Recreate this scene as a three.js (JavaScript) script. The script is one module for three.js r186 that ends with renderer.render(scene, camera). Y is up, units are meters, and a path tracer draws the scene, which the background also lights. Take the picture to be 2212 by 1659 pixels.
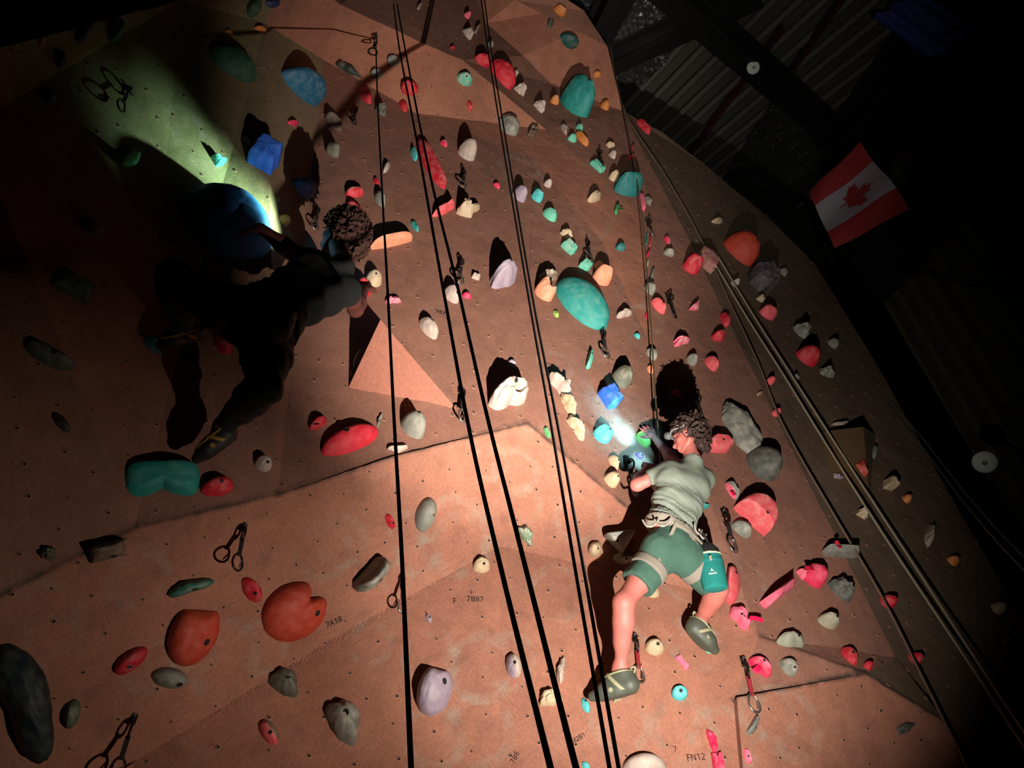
import * as THREE from 'three';
import { mergeGeometries, mergeVertices } from 'three/addons/utils/BufferGeometryUtils.js';
import { RoundedBoxGeometry } from 'three/addons/geometries/RoundedBoxGeometry.js';
import { TextGeometry } from 'three/addons/geometries/TextGeometry.js';
import { FontLoader } from 'three/addons/loaders/FontLoader.js';
import { createNoise3D } from 'simplex-noise';

// ---------------------------------------------------------------- camera, sky, light, exposure
const V = (x, y, z) => new THREE.Vector3(x, y, z);
const scene = new THREE.Scene();
const FW = 2212, FH = 1659, FOCAL = 1600, S45 = Math.SQRT1_2, EYE = V(0, 1.5, 0);
const camera = new THREE.PerspectiveCamera(2 * Math.atan(FH / 2 / FOCAL) * 180 / Math.PI, FW / FH, 0.05, 100);
camera.position.copy(EYE);
camera.lookAt(0, 1.5 + S45, -S45);
scene.background = new THREE.Color(0.0006, 0.0005, 0.0006);      // an unlit hall at night
const renderer = new THREE.WebGLRenderer({ antialias: true });
renderer.shadowMap.enabled = true;
renderer.toneMapping = THREE.LinearToneMapping;
renderer.toneMappingExposure = 1.0;

// a ray through a point of the frame, and the point on it at horizontal distance d
const ray = (px, py) => {
  const u = (px - FW / 2) / FOCAL, v = (FH / 2 - py) / FOCAL;
  return V(u, S45 * (v + 1), -S45 * (1 - v));
};
const at = (px, py, d) => { const r = ray(px, py); return r.multiplyScalar(d / -r.z).add(EYE); };
const far = (px, py, dist) => ray(px, py).normalize().multiplyScalar(dist).add(EYE);
const toPix = (p) => {
  const q = p.clone().sub(EYE), w = q.y * S45 - q.z * S45;
  return [q.x / w * FOCAL + FW / 2, FH / 2 - (q.y * S45 + q.z * S45) / w * FOCAL];
};

// the hand torch that lights the wall: on a stand just below the frame, aimed up at the climber
const TORCH = V(0.71, 1.83, -1.78), TORCH_AIM = at(1300, 1000, 3.6);
const spot = (pos, aim, color, intensity, angle, penumbra, radius) => {
  const s = new THREE.SpotLight(color, intensity, 0, angle, penumbra, 2);
  s.position.copy(pos); s.target.position.copy(aim); s.castShadow = true; s.shadow.radius = radius;
  s.shadow.mapSize.set(2048, 2048);
  scene.add(s); scene.add(s.target);
  return s;
};
const TL = TORCH.clone().add(TORCH_AIM.clone().sub(TORCH).normalize().multiplyScalar(0.03));
spot(TL, at(1030, 500, 3.4), new THREE.Color(1, 0.93, 0.83), 105, 0.46, 1, 0.4);       // long throw up the wall
spot(TL, at(1375, 1230, 3.6), new THREE.Color(1, 0.96, 0.88), 45, 0.7, 1, 0.4);       // hot centre of the beam
spot(TL, at(820, 1240, 3.6), new THREE.Color(1, 0.91, 0.8), 8.5, 0.5, 1, 0.4);         // corona
spot(TL, at(300, 1720, 3.0), new THREE.Color(1, 0.9, 0.76), 6, 0.72, 1, 0.4);
const TORCH2 = V(0.32, 1.62, -0.16), TL2 = TORCH2.clone().add(at(1460, 220, 8).sub(TORCH2).normalize().multiplyScalar(0.03));
spot(TL2, at(1460, 220, 8), new THREE.Color(1, 0.97, 0.9), 30, 0.32, 1, 0.4);           // an added, unseen fill lamp that brightens the roof

// ---------------------------------------------------------------- helpers
let seed = 7;
const rnd = () => { seed = (seed + 0x6d2b79f5) | 0; let t = Math.imul(seed ^ (seed >>> 15), 1 | seed); t = (t + Math.imul(t ^ (t >>> 7), 61 | t)) ^ t; return ((t ^ (t >>> 14)) >>> 0) / 4294967296; };
const rr = (a, b) => a + (b - a) * rnd();
const N3 = createNoise3D(rnd);
const fbm = (x, y, z, o = 4) => { let s = 0, a = 0.5, f = 1; for (let i = 0; i < o; i++) { s += a * N3(x * f, y * f, z * f); a *= 0.5; f *= 2.03; } return s; };
const clamp = THREE.MathUtils.clamp, lerp = THREE.MathUtils.lerp, smooth = THREE.MathUtils.smoothstep;
const used = {};
const numbered = (n) => { const k = used[n] = (used[n] ?? -1) + 1; return k ? `${n}_${String(k).padStart(3, '0')}` : n; };
const std = (color, roughness = 0.8, o = {}) => new THREE.MeshStandardMaterial({ color, roughness, ...o });
function mesh(name, geo, mat, parent) {
  const m = new THREE.Mesh(geo, mat); m.name = numbered(name); m.castShadow = m.receiveShadow = true;
  (parent ?? scene).add(m); return m;
}
function thing(name, label, category, pos, group) {
  const g = new THREE.Group(); g.name = numbered(name); if (pos) g.position.copy(pos); scene.add(g);
  g.userData = { label, category }; if (group) g.userData.group = group; return g;
}
function tag(o, label, category, group) { o.userData = { label, category }; if (group) o.userData.group = group; return o; }
const local = (o, p) => p.clone().sub(o.position);
function struct(name, parent) { const g = new THREE.Group(); g.name = name; g.userData = { kind: 'structure' }; (parent ?? scene).add(g); return g; }
function boxAt(w, h, d, x, y, z) { const g = new THREE.BoxGeometry(w, h, d); g.translate(x, y, z); return g; }
// an oriented bar between two points
function bar(a, b, w, h, up = V(0, 1, 0)) {
  const z = b.clone().sub(a), L = z.length(); z.normalize();
  const x = new THREE.Vector3().crossVectors(up, z).normalize(), y = new THREE.Vector3().crossVectors(z, x);
  const g = new THREE.BoxGeometry(w, h, L);
  g.applyMatrix4(new THREE.Matrix4().makeBasis(x, y, z).setPosition(a.clone().lerp(b, 0.5))); return g;
}
function tube(pts, r, seg = 60, rad = 8, closed = false) { return new THREE.TubeGeometry(new THREE.CatmullRomCurve3(pts, closed, 'centripetal'), seg, r, rad, closed); }
// speckled relief shared by plaster and holds: 0.5 m square
function grainTexture(size, dark, seedShift) {
  const d = new Uint8Array(size * size * 4);
  for (let y = 0; y < size; y++) for (let x = 0; x < size; x++) {
    const a = x / size * Math.PI * 2, b = y / size * Math.PI * 2;
    const q = (k) => N3(Math.cos(a) * k + seedShift, Math.sin(a) * k + Math.cos(b) * k, Math.sin(b) * k - seedShift);
    const n = 0.5 * q(3) + 0.9 * q(9) + 0.8 * q(22) + 0.5 * q(34), s = rnd();
    const v = clamp(205 + n * 16 + (s - 0.5) * 26 - (s > 0.985 ? dark : 0), 0, 255);
    const i = (y * size + x) * 4; d[i] = d[i + 1] = d[i + 2] = v; d[i + 3] = 255;
  }
  const t = new THREE.DataTexture(d, size, size); t.wrapS = t.wrapT = THREE.RepeatWrapping; t.magFilter = THREE.LinearFilter; t.needsUpdate = true;
  return t;
}
const grain = grainTexture(512, 60, 3.1), grainColor = grain.clone(); grainColor.colorSpace = THREE.SRGBColorSpace;
for (const t of [grain, grainColor]) t.repeat.set(2, 2);

// ---------------------------------------------------------------- the climbing wall: facets between corners
const P = {};
const pt = (n, x, y, d) => (P[n] = at(x, y, d));
const planeOf = (a, b, c) => new THREE.Plane().setFromCoplanarPoints(P[a], P[b], P[c]);
const onPlane = (n, x, y, pl) => { const r = ray(x, y), k = -(pl.distanceToPoint(EYE)) / pl.normal.dot(r); return (P[n] = r.multiplyScalar(k).add(EYE)); };

// lower band B (leans out), its left side
pt('bl3', 1080, 1180, 3.70); pt('bu4', 1140, 915, 3.35); pt('bu1', 290, 1140, 2.78);
const plB = planeOf('bl3', 'bu4', 'bu1');
onPlane('bu0', -260, 1420, plB); onPlane('bl1', 300, 1640, plB); onPlane('bl0', -260, 1985, plB); onPlane('bl2', 710, 1385, plB);
onPlane('bu2', 600, 1070, plB); onPlane('bu3', 850, 985, plB);
// the wall above it: a corner crease between two faces
pt('d2', 900, 245, 2.85);
const plCL = planeOf('bu4', 'bu2', 'd2');
onPlane('c1', 1145, 560, plCL); onPlane('d3', 1150, 340, plCL); onPlane('d1', 700, 130, plCL);
pt('q1', 1430, 800, 3.66);
const plCR = planeOf('bu4', 'c1', 'q1');
onPlane('d4', 1300, 520, plCR); onPlane('bu5', 1370, 1110, plCR);
const plBR = planeOf('bl3', 'bu4', 'bu5');
onPlane('bl4', 1245, 1215, plBR); onPlane('bl5', 1430, 1258, plBR); onPlane('bl6', 1575, 1292, plBR);
pt('s0', -60, 270, 1.5); pt('s1', 390, 0, 1.62); pt('d0', 572, 50, 1.94);
pt('t0', -60, 120, 1.25); pt('t1', 215, -25, 1.32); pt('t2', 60, -160, 1.2);
// upper overhanging band D
pt('e0', 640, -65, 1.72); pt('e1', 735, 10, 1.98); pt('e2', 950, 110, 2.48); pt('e3', 1000, 130, 2.62); pt('e4', 1180, 280, 3.22);
pt('n3', 1790, 1130, 4.05); pt('n0', 1345, 240, 3.42);
const plM = planeOf('q1', 'n3', 'n0');
onPlane('g0', 1385, 460, plM); onPlane('g1', 1400, 690, plM); onPlane('n1', 1480, 500, plM); onPlane('n2', 1600, 750, plM);
// recessed wall E and the top band F
pt('f0', 1050, 50, 2.68); pt('f1', 1130, 120, 2.9); pt('f2', 1190, 180, 3.22); pt('f3', 1290, 230, 3.36);
pt('h0', 1020, -130, 2.15); pt('h1', 1112, 0, 2.5); pt('h2', 1184, 27, 2.68); pt('h3', 1265, 60, 2.84); pt('h4', 1312, 100, 2.98);
pt('k0', 1150, -110, 2.2); pt('k1', 1215, -8, 2.52); pt('k2', 1262, 24, 2.7);
pt('m0', 800, -190, 1.95); pt('m1', 960, -170, 2.12);
// far right face R and its outer edge
 pt('r2', 1870, 1455, 3.93); pt('n4', 1935, 1420, 4.08);
pt('w0', 1430, 285, 3.62); pt('w1', 1530, 362, 3.9); pt('w2', 1660, 470, 4.2); pt('w3', 1760, 570, 4.4); pt('w4', 1890, 780, 4.55); pt('w5', 2040, 1048, 4.62); pt('w6', 2310, 1515, 4.65);
// lower right bulge
pt('p2', 2045, 1562, 4.02);
const floorOf = (n, p, dz = 0) => (P[n] = V(p.x, 0, p.z + dz));
pt('y1', 1080, 1690, 3.74); pt('y2', 1245, 1690, 3.74); pt('y4', 1885, 1690, 3.98); pt('y5', 2090, 1690, 4.08); pt('y6', 2410, 1690, 4.66);
const plAR = planeOf('bl4', 'y2', 'bl6');
onPlane('r1', 1640, 1375, plAR); onPlane('p0', 1585, 1515, plAR); onPlane('y3', 1600, 1690, plAR);
const proud = (n, s, k) => (P[n] = P[s].clone().addScaledVector(plAR.normal, k * (plAR.normal.z > 0 ? 1 : -1)));
proud('p0o', 'p0', 0.05); proud('y3o', 'y3', 0.05);
const plAL = planeOf('bl3', 'bl1', 'y1');
onPlane('y0', 190, 1775, plAL); pt('ym', -260, 2010, 2.86);
for (const [a, b] of [['ym', 'z_'], ['y0', 'z0'], ['y1', 'z1'], ['y2', 'z2'], ['y3', 'z3'], ['y4', 'z4'], ['y5', 'z5'], ['y6', 'z6']]) floorOf(b, P[a]);

const FACETS = [   // colour: o orange plaster, b browner plaster, y ochre, d dim brown
  ['o', 'bl0 bl1 bu1 bu0'], ['o', 'bl1 bl2 bl3 bu4 bu3 bu2 bu1'], ['o', 'bl3 bl4 bl5 bl6 bu5 bu4'],
  ['o', 'ym y0 bl1 bl0'], ['o', 'bl1 y0 y1 bl3 bl2'], ['o', 'bl3 y1 y2 bl4'], ['o', 'bl4 y2 y3 p0'], ['o', 'bl4 p0 r1 bl6 bl5'],
  ['b', 'bu4 c1 d3 d2 d1 bu2 bu3'], ['y', 'bu2 d1 d0'], ['y', 'bu1 bu2 d0 s1'], ['y', 'bu1 s1 s0'], ['y', 'bu0 bu1 s0'],
  ['y', 's0 s1 t1 t0'], ['y', 's1 d0 e0 t1'], ['y', 't0 t1 e0 t2'],
  ['b', 'bu4 bu5 bl6 q1 d4 d3 c1'],
  ['o', 'd0 d1 e1 e0'], ['o', 'd1 d2 e2 e1'], ['o', 'd2 d3 e4 e3 e2'], ['o', 'd3 d4 g0 e4'],
  ['o', 'd4 q1 g1 g0'],
  ['b', 'g0 g1 q1 n3 n2 n1 n0'], ['b', 'q1 bl6 r1 n3'], ['b', 'r1 r2 n4 n3'], ['b', 'r1 p0 r2'],
  ['b', 'e1 e2 m1 m0'], ['b', 'e0 e1 m0'], ['b', 'e2 e3 f0 m1'], ['b', 'e3 e4 f2 f1 f0'], ['b', 'e4 g0 n0 f3 f2'],
  ['o', 'f0 f1 h2 h1 h0'], ['o', 'f1 f2 h3 h2'], ['o', 'f2 f3 n0 h4 h3'], ['b', 'f0 h0 m1'],
  ['b', 'h0 h1 k1 k0'], ['b', 'h1 h2 h3 h4 k2 k1'],
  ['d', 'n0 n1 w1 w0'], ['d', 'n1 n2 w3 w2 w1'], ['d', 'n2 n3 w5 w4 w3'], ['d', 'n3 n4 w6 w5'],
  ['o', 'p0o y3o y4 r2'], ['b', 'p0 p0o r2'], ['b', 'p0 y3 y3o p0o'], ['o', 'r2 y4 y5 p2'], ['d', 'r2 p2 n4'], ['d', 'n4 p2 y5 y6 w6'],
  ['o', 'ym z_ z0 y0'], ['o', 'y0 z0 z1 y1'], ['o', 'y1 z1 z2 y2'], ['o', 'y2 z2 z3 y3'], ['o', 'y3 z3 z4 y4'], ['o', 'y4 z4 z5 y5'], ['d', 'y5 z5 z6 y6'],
];
const TRIS = [];      // flat triangles for placing things on the wall
const facetTris = FACETS.map(([c, s]) => {
  const k = s.split(' ').map((n) => { if (!P[n]) throw new Error(n); return P[n]; }), out = [];
  for (let i = 1; i + 1 < k.length; i++) {
    let t = [k[0], k[i], k[i + 1]];
    const n = new THREE.Vector3().crossVectors(t[1].clone().sub(t[0]), t[2].clone().sub(t[0]));
    if (n.length() < 1e-6) continue;
    n.normalize();
    if (n.dot(EYE.clone().sub(t[0])) < 0) { t = [t[0], t[2], t[1]]; n.negate(); }
    out.push({ t, n }); TRIS.push({ t, n });
  }
  return out;
});
const RAY = new THREE.Ray();
function hit(px, py, from = EYE, dir = ray(px, py).normalize()) {
  let best = null; RAY.set(from, dir);
  for (const { t, n } of TRIS) {
    const p = RAY.intersectTriangle(t[0], t[1], t[2], false, new THREE.Vector3());
    if (p) { const d = p.distanceTo(from); if (!best || d < best.d) best = { p, n, d }; }
  }
  if (!best) throw new Error(`no wall at ${px} ${py}`);
  return best;
}
// plaster: colour varies per vertex (paint wear, chalk, grime along the ledges), grain comes from the texture
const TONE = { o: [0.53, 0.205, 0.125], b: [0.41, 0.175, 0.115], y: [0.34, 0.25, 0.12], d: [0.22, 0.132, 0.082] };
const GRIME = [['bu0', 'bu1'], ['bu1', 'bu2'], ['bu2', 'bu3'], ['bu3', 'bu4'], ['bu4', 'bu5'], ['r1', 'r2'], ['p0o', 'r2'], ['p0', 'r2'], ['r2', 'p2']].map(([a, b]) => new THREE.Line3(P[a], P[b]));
const CHALK = [[985, 1155, 1.2], [1040, 1440, 1], [1000, 1175, 1], [940, 1590, 0.8], [1035, 1580, 0.9], [1150, 900, 0.6], [1205, 1280, 0.9], [700, 1190, 0.8], [740, 1170, 0.7], [880, 1150, 0.6], [1100, 1425, 0.8], [1420, 1330, 1], [1500, 1390, 0.8], [1560, 1600, 0.9], [1700, 1560, 1], [1660, 1540, 0.8], [1340, 1560, 0.8], [1480, 1580, 0.9], [70, 1345, 1], [480, 1420, 0.9], [560, 1400, 0.7], [300, 1250, 0.7], [420, 1400, 0.6], [320, 1440, 0.6], [120, 1390, 0.6], [1125, 370, 1.1], [1130, 355, 0.9], [1275, 480, 1], [1200, 790, 0.7], [1290, 900, 0.9], [1110, 1020, 0.8], [1060, 1000, 0.6], [1250, 1120, 0.8], [1130, 1090, 0.6], [860, 1250, 0.5], [900, 1200, 0.6], [1610, 1250, 0.7], [1560, 1210, 0.6], [1395, 690, 0.8], [1360, 640, 0.7], [930, 1420, 0.8], [800, 1390, 0.6], [470, 270, 0.9], [430, 310, 0.9], [400, 270, 0.7], [160, 160, 0.7], [400, 20, 0.9]]
  .map(([x, y, s]) => { const h = hit(x, y); return { p: h.p, r: 0.11 * s }; });
const wallMat = std(0xffffff, 0.86, { vertexColors: true, map: grainColor, bumpMap: grain, bumpScale: 0.006 });
const wall = struct('wall_front');
const disp = (p) => 0.006 * fbm(p.x * 2.2, p.y * 2.2, p.z * 2.2, 3) + 0.0022 * fbm(p.x * 11, p.y * 11, p.z * 11, 2);
const cpt = new THREE.Vector3();
const TA = TONE.b, TB = TONE.y, MIX = [0, 0, 0];
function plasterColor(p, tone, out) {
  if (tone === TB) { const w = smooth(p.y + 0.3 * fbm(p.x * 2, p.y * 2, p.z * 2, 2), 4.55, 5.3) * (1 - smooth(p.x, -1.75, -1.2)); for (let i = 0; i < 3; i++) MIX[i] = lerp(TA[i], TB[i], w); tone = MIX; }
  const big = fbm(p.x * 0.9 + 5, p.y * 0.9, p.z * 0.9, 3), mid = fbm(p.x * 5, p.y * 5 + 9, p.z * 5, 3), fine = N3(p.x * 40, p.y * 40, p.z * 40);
  let k = 1 + 0.2 * big + 0.16 * mid + 0.05 * fine, chalk = 0.10 * smooth(fbm(p.x * 2.6 + 30, p.y * 2.6, p.z * 2.6, 4), 0.15, 0.6);
  for (const c of CHALK) {
    const d = c.p.distanceTo(p); if (d > c.r * 1.8) continue;
    const ring = smooth(d, c.r * 1.25, c.r * 0.45);
    chalk += 0.42 * ring * clamp(0.4 + 1.2 * fbm(p.x * 9 + c.p.x, p.y * 9, p.z * 9, 3), 0, 1);
  }
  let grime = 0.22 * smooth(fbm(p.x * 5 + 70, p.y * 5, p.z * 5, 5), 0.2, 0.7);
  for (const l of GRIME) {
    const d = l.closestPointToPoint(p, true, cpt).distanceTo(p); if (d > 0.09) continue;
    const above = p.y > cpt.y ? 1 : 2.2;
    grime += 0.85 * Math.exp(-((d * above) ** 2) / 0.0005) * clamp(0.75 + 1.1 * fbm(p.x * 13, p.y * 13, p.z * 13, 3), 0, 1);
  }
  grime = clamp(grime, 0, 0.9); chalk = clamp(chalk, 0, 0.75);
  const ch = [0.5, 0.36, 0.27];
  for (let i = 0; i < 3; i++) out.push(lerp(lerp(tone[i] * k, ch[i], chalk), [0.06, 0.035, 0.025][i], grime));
}
FACETS.forEach(([c, s], fi) => {
  const pos = [], col = [], uv = [], idx = [], foot = / z/.test(s);
  for (const { t, n } of facetTris[fi]) {
    const e = Math.max(t[0].distanceTo(t[1]), t[1].distanceTo(t[2]), t[2].distanceTo(t[0])), m = foot ? 6 : Math.min(170, Math.max(4, Math.ceil(e / 0.0195)));
    const ux = Math.abs(n.y) > 0.95 ? V(1, 0, 0) : new THREE.Vector3().crossVectors(V(0, 1, 0), n).normalize(), uy = new THREE.Vector3().crossVectors(n, ux);
    const base = pos.length / 3, id = (i, j) => base + i * (m + 1) - (i * (i - 1)) / 2 + j;
    for (let i = 0; i <= m; i++) for (let j = 0; j <= m - i; j++) {
      const p = t[0].clone().multiplyScalar(1 - (i + j) / m).addScaledVector(t[1], i / m).addScaledVector(t[2], j / m);
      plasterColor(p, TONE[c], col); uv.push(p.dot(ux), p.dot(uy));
      p.z += disp(p); pos.push(p.x, p.y, p.z);
    }
    for (let i = 0; i < m; i++) for (let j = 0; j < m - i; j++) { idx.push(id(i, j), id(i + 1, j), id(i, j + 1)); if (i + j < m - 1) idx.push(id(i + 1, j), id(i + 1, j + 1), id(i, j + 1)); }
  }
  let g = new THREE.BufferGeometry();
  g.setAttribute('position', new THREE.Float32BufferAttribute(pos, 3)); g.setAttribute('color', new THREE.Float32BufferAttribute(col, 3)); g.setAttribute('uv', new THREE.Float32BufferAttribute(uv, 2));
  g.setIndex(idx); g = mergeVertices(g, 1e-4); g.computeVertexNormals();
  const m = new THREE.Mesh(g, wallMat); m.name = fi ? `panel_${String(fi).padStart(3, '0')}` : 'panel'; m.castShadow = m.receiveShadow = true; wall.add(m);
});
// the wall's flank and top return, so it has a back
{
  const back = (p) => V(p.x + 0.05, p.y, -8.5), chain = ['k2', 'h4', 'n0', 'w0', 'w1', 'w2', 'w3', 'w4', 'w5', 'w6', 'y6', 'z6'], pos = [];
  for (let i = 0; i + 1 < chain.length; i++) {
    const a = P[chain[i]], b = P[chain[i + 1]], A = back(a), B = back(b);
    for (const q of [a, b, A, b, B, A]) pos.push(q.x, q.y, q.z - 0.004);
  }
  const g = new THREE.BufferGeometry(); g.setAttribute('position', new THREE.Float32BufferAttribute(pos, 3)); g.computeVertexNormals();
  const m = new THREE.Mesh(g, std(0x4a3a30, 0.9, { side: THREE.DoubleSide })); m.name = 'return_panel'; m.castShadow = true; wall.add(m);
}
// threaded bolt sockets: a shallow metal ring with a dark core, far too many and too small to be picked apart
{
  const ring = new THREE.LatheGeometry([[0.0035, -0.004], [0.0055, 0.002], [0.0095, 0.0025], [0.011, -0.003]].map(([x, y]) => new THREE.Vector2(x, y)), 10);
  const core = new THREE.CylinderGeometry(0.006, 0.006, 0.005, 10); core.translate(0, -0.0005, 0);
  const places = [], q = new THREE.Quaternion(), up = V(0, 1, 0);
  for (let n = 0; n < 5200; n++) {
    const x = rr(20, 2190), y = rr(10, 1655); let h; try { h = hit(x, y); } catch { continue; }
    if (places.some((o) => o.p.distanceTo(h.p) < 0.13)) continue;
    places.push(h);
  }
  const mk = (geo, mat, nm) => {
    const im = new THREE.InstancedMesh(geo, mat, places.length); im.name = nm; im.userData = { kind: 'stuff' };
    places.forEach((h, i) => { const p = h.p.clone(); p.z += disp(p); q.setFromUnitVectors(up, h.n); im.setMatrixAt(i, new THREE.Matrix4().compose(p.addScaledVector(h.n, 0.0015), q, V(1, 1, 1).multiplyScalar(0.75 + ((i * 7919) % 100) / 250))); });
    wall.add(im);
  };
  mk(ring, std(0x9a6a55, 0.6), 'bolt_socket_ring'); mk(core, std(0x120a08, 0.9), 'bolt_socket_core');
}

// ---------------------------------------------------------------- hall around it
{
  const dark = std(0x3a3733, 0.9), fl = struct('floor');
  const f = new THREE.Mesh(boxAt(13, 0.2, 19, 0.2, -0.1, -2.5), std(0x33302e, 0.95)); f.name = 'mat_surface'; f.receiveShadow = true; fl.add(f);
  const wl = (name, g, m = dark) => { const s = new THREE.Mesh(g, m); s.name = name; s.userData = { kind: 'structure' }; s.castShadow = s.receiveShadow = true; scene.add(s); return s; };
  wl('wall_left', boxAt(0.2, 17, 19, -4.6, 8.5, -2.5)); wl('wall_back', boxAt(13, 17, 0.2, 0.2, 8.5, 6.9)); wl('wall_far', boxAt(13, 17, 0.2, 0.2, 8.5, -11.6));
  // right wall: vertical steel siding, each rib a piece
  const wr = struct('wall_right');
  const sheet = new THREE.Mesh(boxAt(0.15, 17, 19, 5.9, 8.5, -2.5), std(0x48443a, 0.8)); sheet.name = 'siding_sheet'; sheet.receiveShadow = true; wr.add(sheet);
  const slatG = new THREE.CylinderGeometry(0.1, 0.1, 16.6, 6); slatG.scale(0.45, 1, 1); const slatM = std(0x5b5544, 0.7);
  for (let i = 0; i < 46; i++) { const s = new THREE.Mesh(slatG, slatM); s.name = numbered('slat'); s.position.set(5.82, 8.4, -10.6 + i * 0.33); s.castShadow = s.receiveShadow = true; wr.add(s); }
  // roof: pitched plane through two points over the right wall, ribbed sheeting on its underside
  const slope = 0.579, roofY = (z) => 10.2 + slope * (-z - 2.62);
  const rn = V(0, 1, slope).normalize();
  const roofPlane = new THREE.Plane().setFromNormalAndCoplanarPoint(rn, V(0, roofY(0), 0));
  const onRoof = (px, py) => onPlane('_', px, py, roofPlane).clone();
  const nearRoof = (px, py, drop) => { const p = onRoof(px, py), d = p.distanceTo(EYE); return p.sub(EYE).multiplyScalar(1 - drop * 1.3 / d).add(EYE); };
  const ce = struct('ceiling');
  const rg = new THREE.BoxGeometry(13, 0.12, 22); rg.rotateX(Math.atan(slope)); rg.translate(0.2, roofY(-2.5) + 0.16, -2.5);
  const rs = new THREE.Mesh(rg, std(0x4b473f, 0.75)); rs.name = 'roof_sheet'; ce.add(rs);
  const a0 = onRoof(1390, 235), a1 = onRoof(1510, 110), dir = a1.clone().sub(a0).normalize(), acrossD = new THREE.Vector3().crossVectors(rn, dir).normalize();
  const ribG = new THREE.CylinderGeometry(0.045, 0.045, 17, 6); ribG.rotateX(Math.PI / 2); const ribM = std(0x6b675c, 0.55, { metalness: 0.35 });
  for (let i = -26; i < 30; i++) {
    const c = a0.clone().addScaledVector(acrossD, i * 0.26); if (c.x > 5.5) continue;
    const r = new THREE.Mesh(ribG, ribM); r.name = numbered('roof_rib'); r.quaternion.setFromUnitVectors(V(0, 0, 1), dir); r.position.copy(c).addScaledVector(rn, -0.01); r.castShadow = r.receiveShadow = true; ce.add(r);
  }
  // crumpled foil insulation hung under the roof
  const foilM = new THREE.MeshStandardMaterial({ color: 0xd8d6d2, metalness: 1, roughness: 0.36, side: THREE.DoubleSide });
  const foil = (corners, label, along) => {
    const c = corners.map(([x, y]) => onRoof(x, y).addScaledVector(rn, -0.1)), n = 110, pos = [], idx = [];
    for (let i = 0; i <= n; i++) for (let j = 0; j <= n; j++) {
      const u = i / n, v = j / n, p = c[0].clone().lerp(c[1], u).lerp(c[3].clone().lerp(c[2], u), v);
      const s = p.dot(dir), t = p.dot(acrossD);
      p.addScaledVector(rn, along * 0.06 * Math.abs(fbm(s * 0.6, t * 9, 3, 3)) + (1 - along) * 0.05 * Math.abs(fbm(s * 7, t * 7, 9, 3)) + 0.012 * N3(s * 26, t * 26, 1));
      pos.push(p.x, p.y, p.z);
    }
    for (let i = 0; i < n; i++) for (let j = 0; j < n; j++) { const k = i * (n + 1) + j; idx.push(k, k + 1, k + n + 1, k + 1, k + n + 2, k + n + 1); }
    const g = new THREE.BufferGeometry(); g.setAttribute('position', new THREE.Float32BufferAttribute(pos, 3)); g.setIndex(idx); g.computeVertexNormals();
    tag(mesh('foil_insulation', g, foilM), label, 'foil insulation');
  };
  foil([[1215, -40], [1520, -60], [1440, 120], [1295, 260]], 'crumpled silver foil insulation under the roof beside the top of the climbing wall', 0.1);
  foil([[1668, 205], [1815, 310], [1690, 475], [1555, 380]], 'silver foil insulation sheet with long creases above the climbing wall edge', 0.85);
  // steel members under the roof
  const steel = std(0x0b0a0a, 0.7), red = std(0x3a1210, 0.7);
  const beam = (a, b, w, h, m, label, drop = 0.3, flange = true) => {
    const A = nearRoof(...a, drop), B = nearRoof(...b, drop);
    const t = thing('roof_beam', label, 'beam', A);
    mesh('web', bar(V(0, 0, 0), local(t, B), w * 0.45, h, rn), m, t);
    if (flange) for (const s of [-1, 1]) { const o = rn.clone().multiplyScalar(s * h / 2); mesh('flange', bar(o, local(t, B).add(o), w, 0.03, rn), m, t); }
    return t;
  };
  beam([1290, 145], [1640, -20], 0.2, 0.26, steel, 'black steel roof beam meeting the top corner of the climbing wall');
  beam([1420, -45], [1870, 345], 0.26, 0.3, steel, 'long black roof beam running down past the foil towards the flag', 0.42);
  beam([1286, 82], [1375, -90], 0.26, 0.3, steel, 'broad black beam end resting over the wall top', 0.45);
  beam([1490, 330], [1690, 60], 0.12, 0.1, red, 'thin dark red purlin between the ribbed roof sheets', 0.1, false);
  beam([1700, 165], [1830, -20], 0.12, 0.1, red, 'dark red purlin beyond the long black roof beam', 0.1, false);
  beam([1838, 345], [2095, 20], 1.0, 0.4, std(0x070606, 0.8), 'wide black girder along the junction of roof and siding', 0.5);
  const side = (a, b, w, h, m, label) => {
    const pl = new THREE.Plane().setFromNormalAndCoplanarPoint(V(1, 0, 0), V(5.55, 0, 0));
    const A = onPlane('_', ...a, pl).clone(), B = onPlane('_', ...b, pl).clone(), t = thing('wall_girt', label, 'beam', A);
    mesh('web', bar(V(0, 0, 0), local(t, B), w, h, V(1, 0, 0)), m, t); mesh('flange', bar(V(-w / 2, 0, 0), local(t, B).add(V(-w / 2, 0, 0)), 0.03, h * 1.4, V(1, 0, 0)), m, t);
  };
  side([1985, 325], [2240, 165], 0.1, 0.13, steel, 'slim black girt crossing the ribbed siding above the flag');
  side([1975, 335], [2230, 30], 0.1, 0.42, red, 'wide dark red girt rising across the ribbed siding');
  side([1700, 820], [2300, 190], 0.25, 0.9, std(0x050505, 0.9), 'large near-black panel standing in for the darkness beyond the flag');  // near-black panel painted in for the darkness of the hall there
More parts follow.
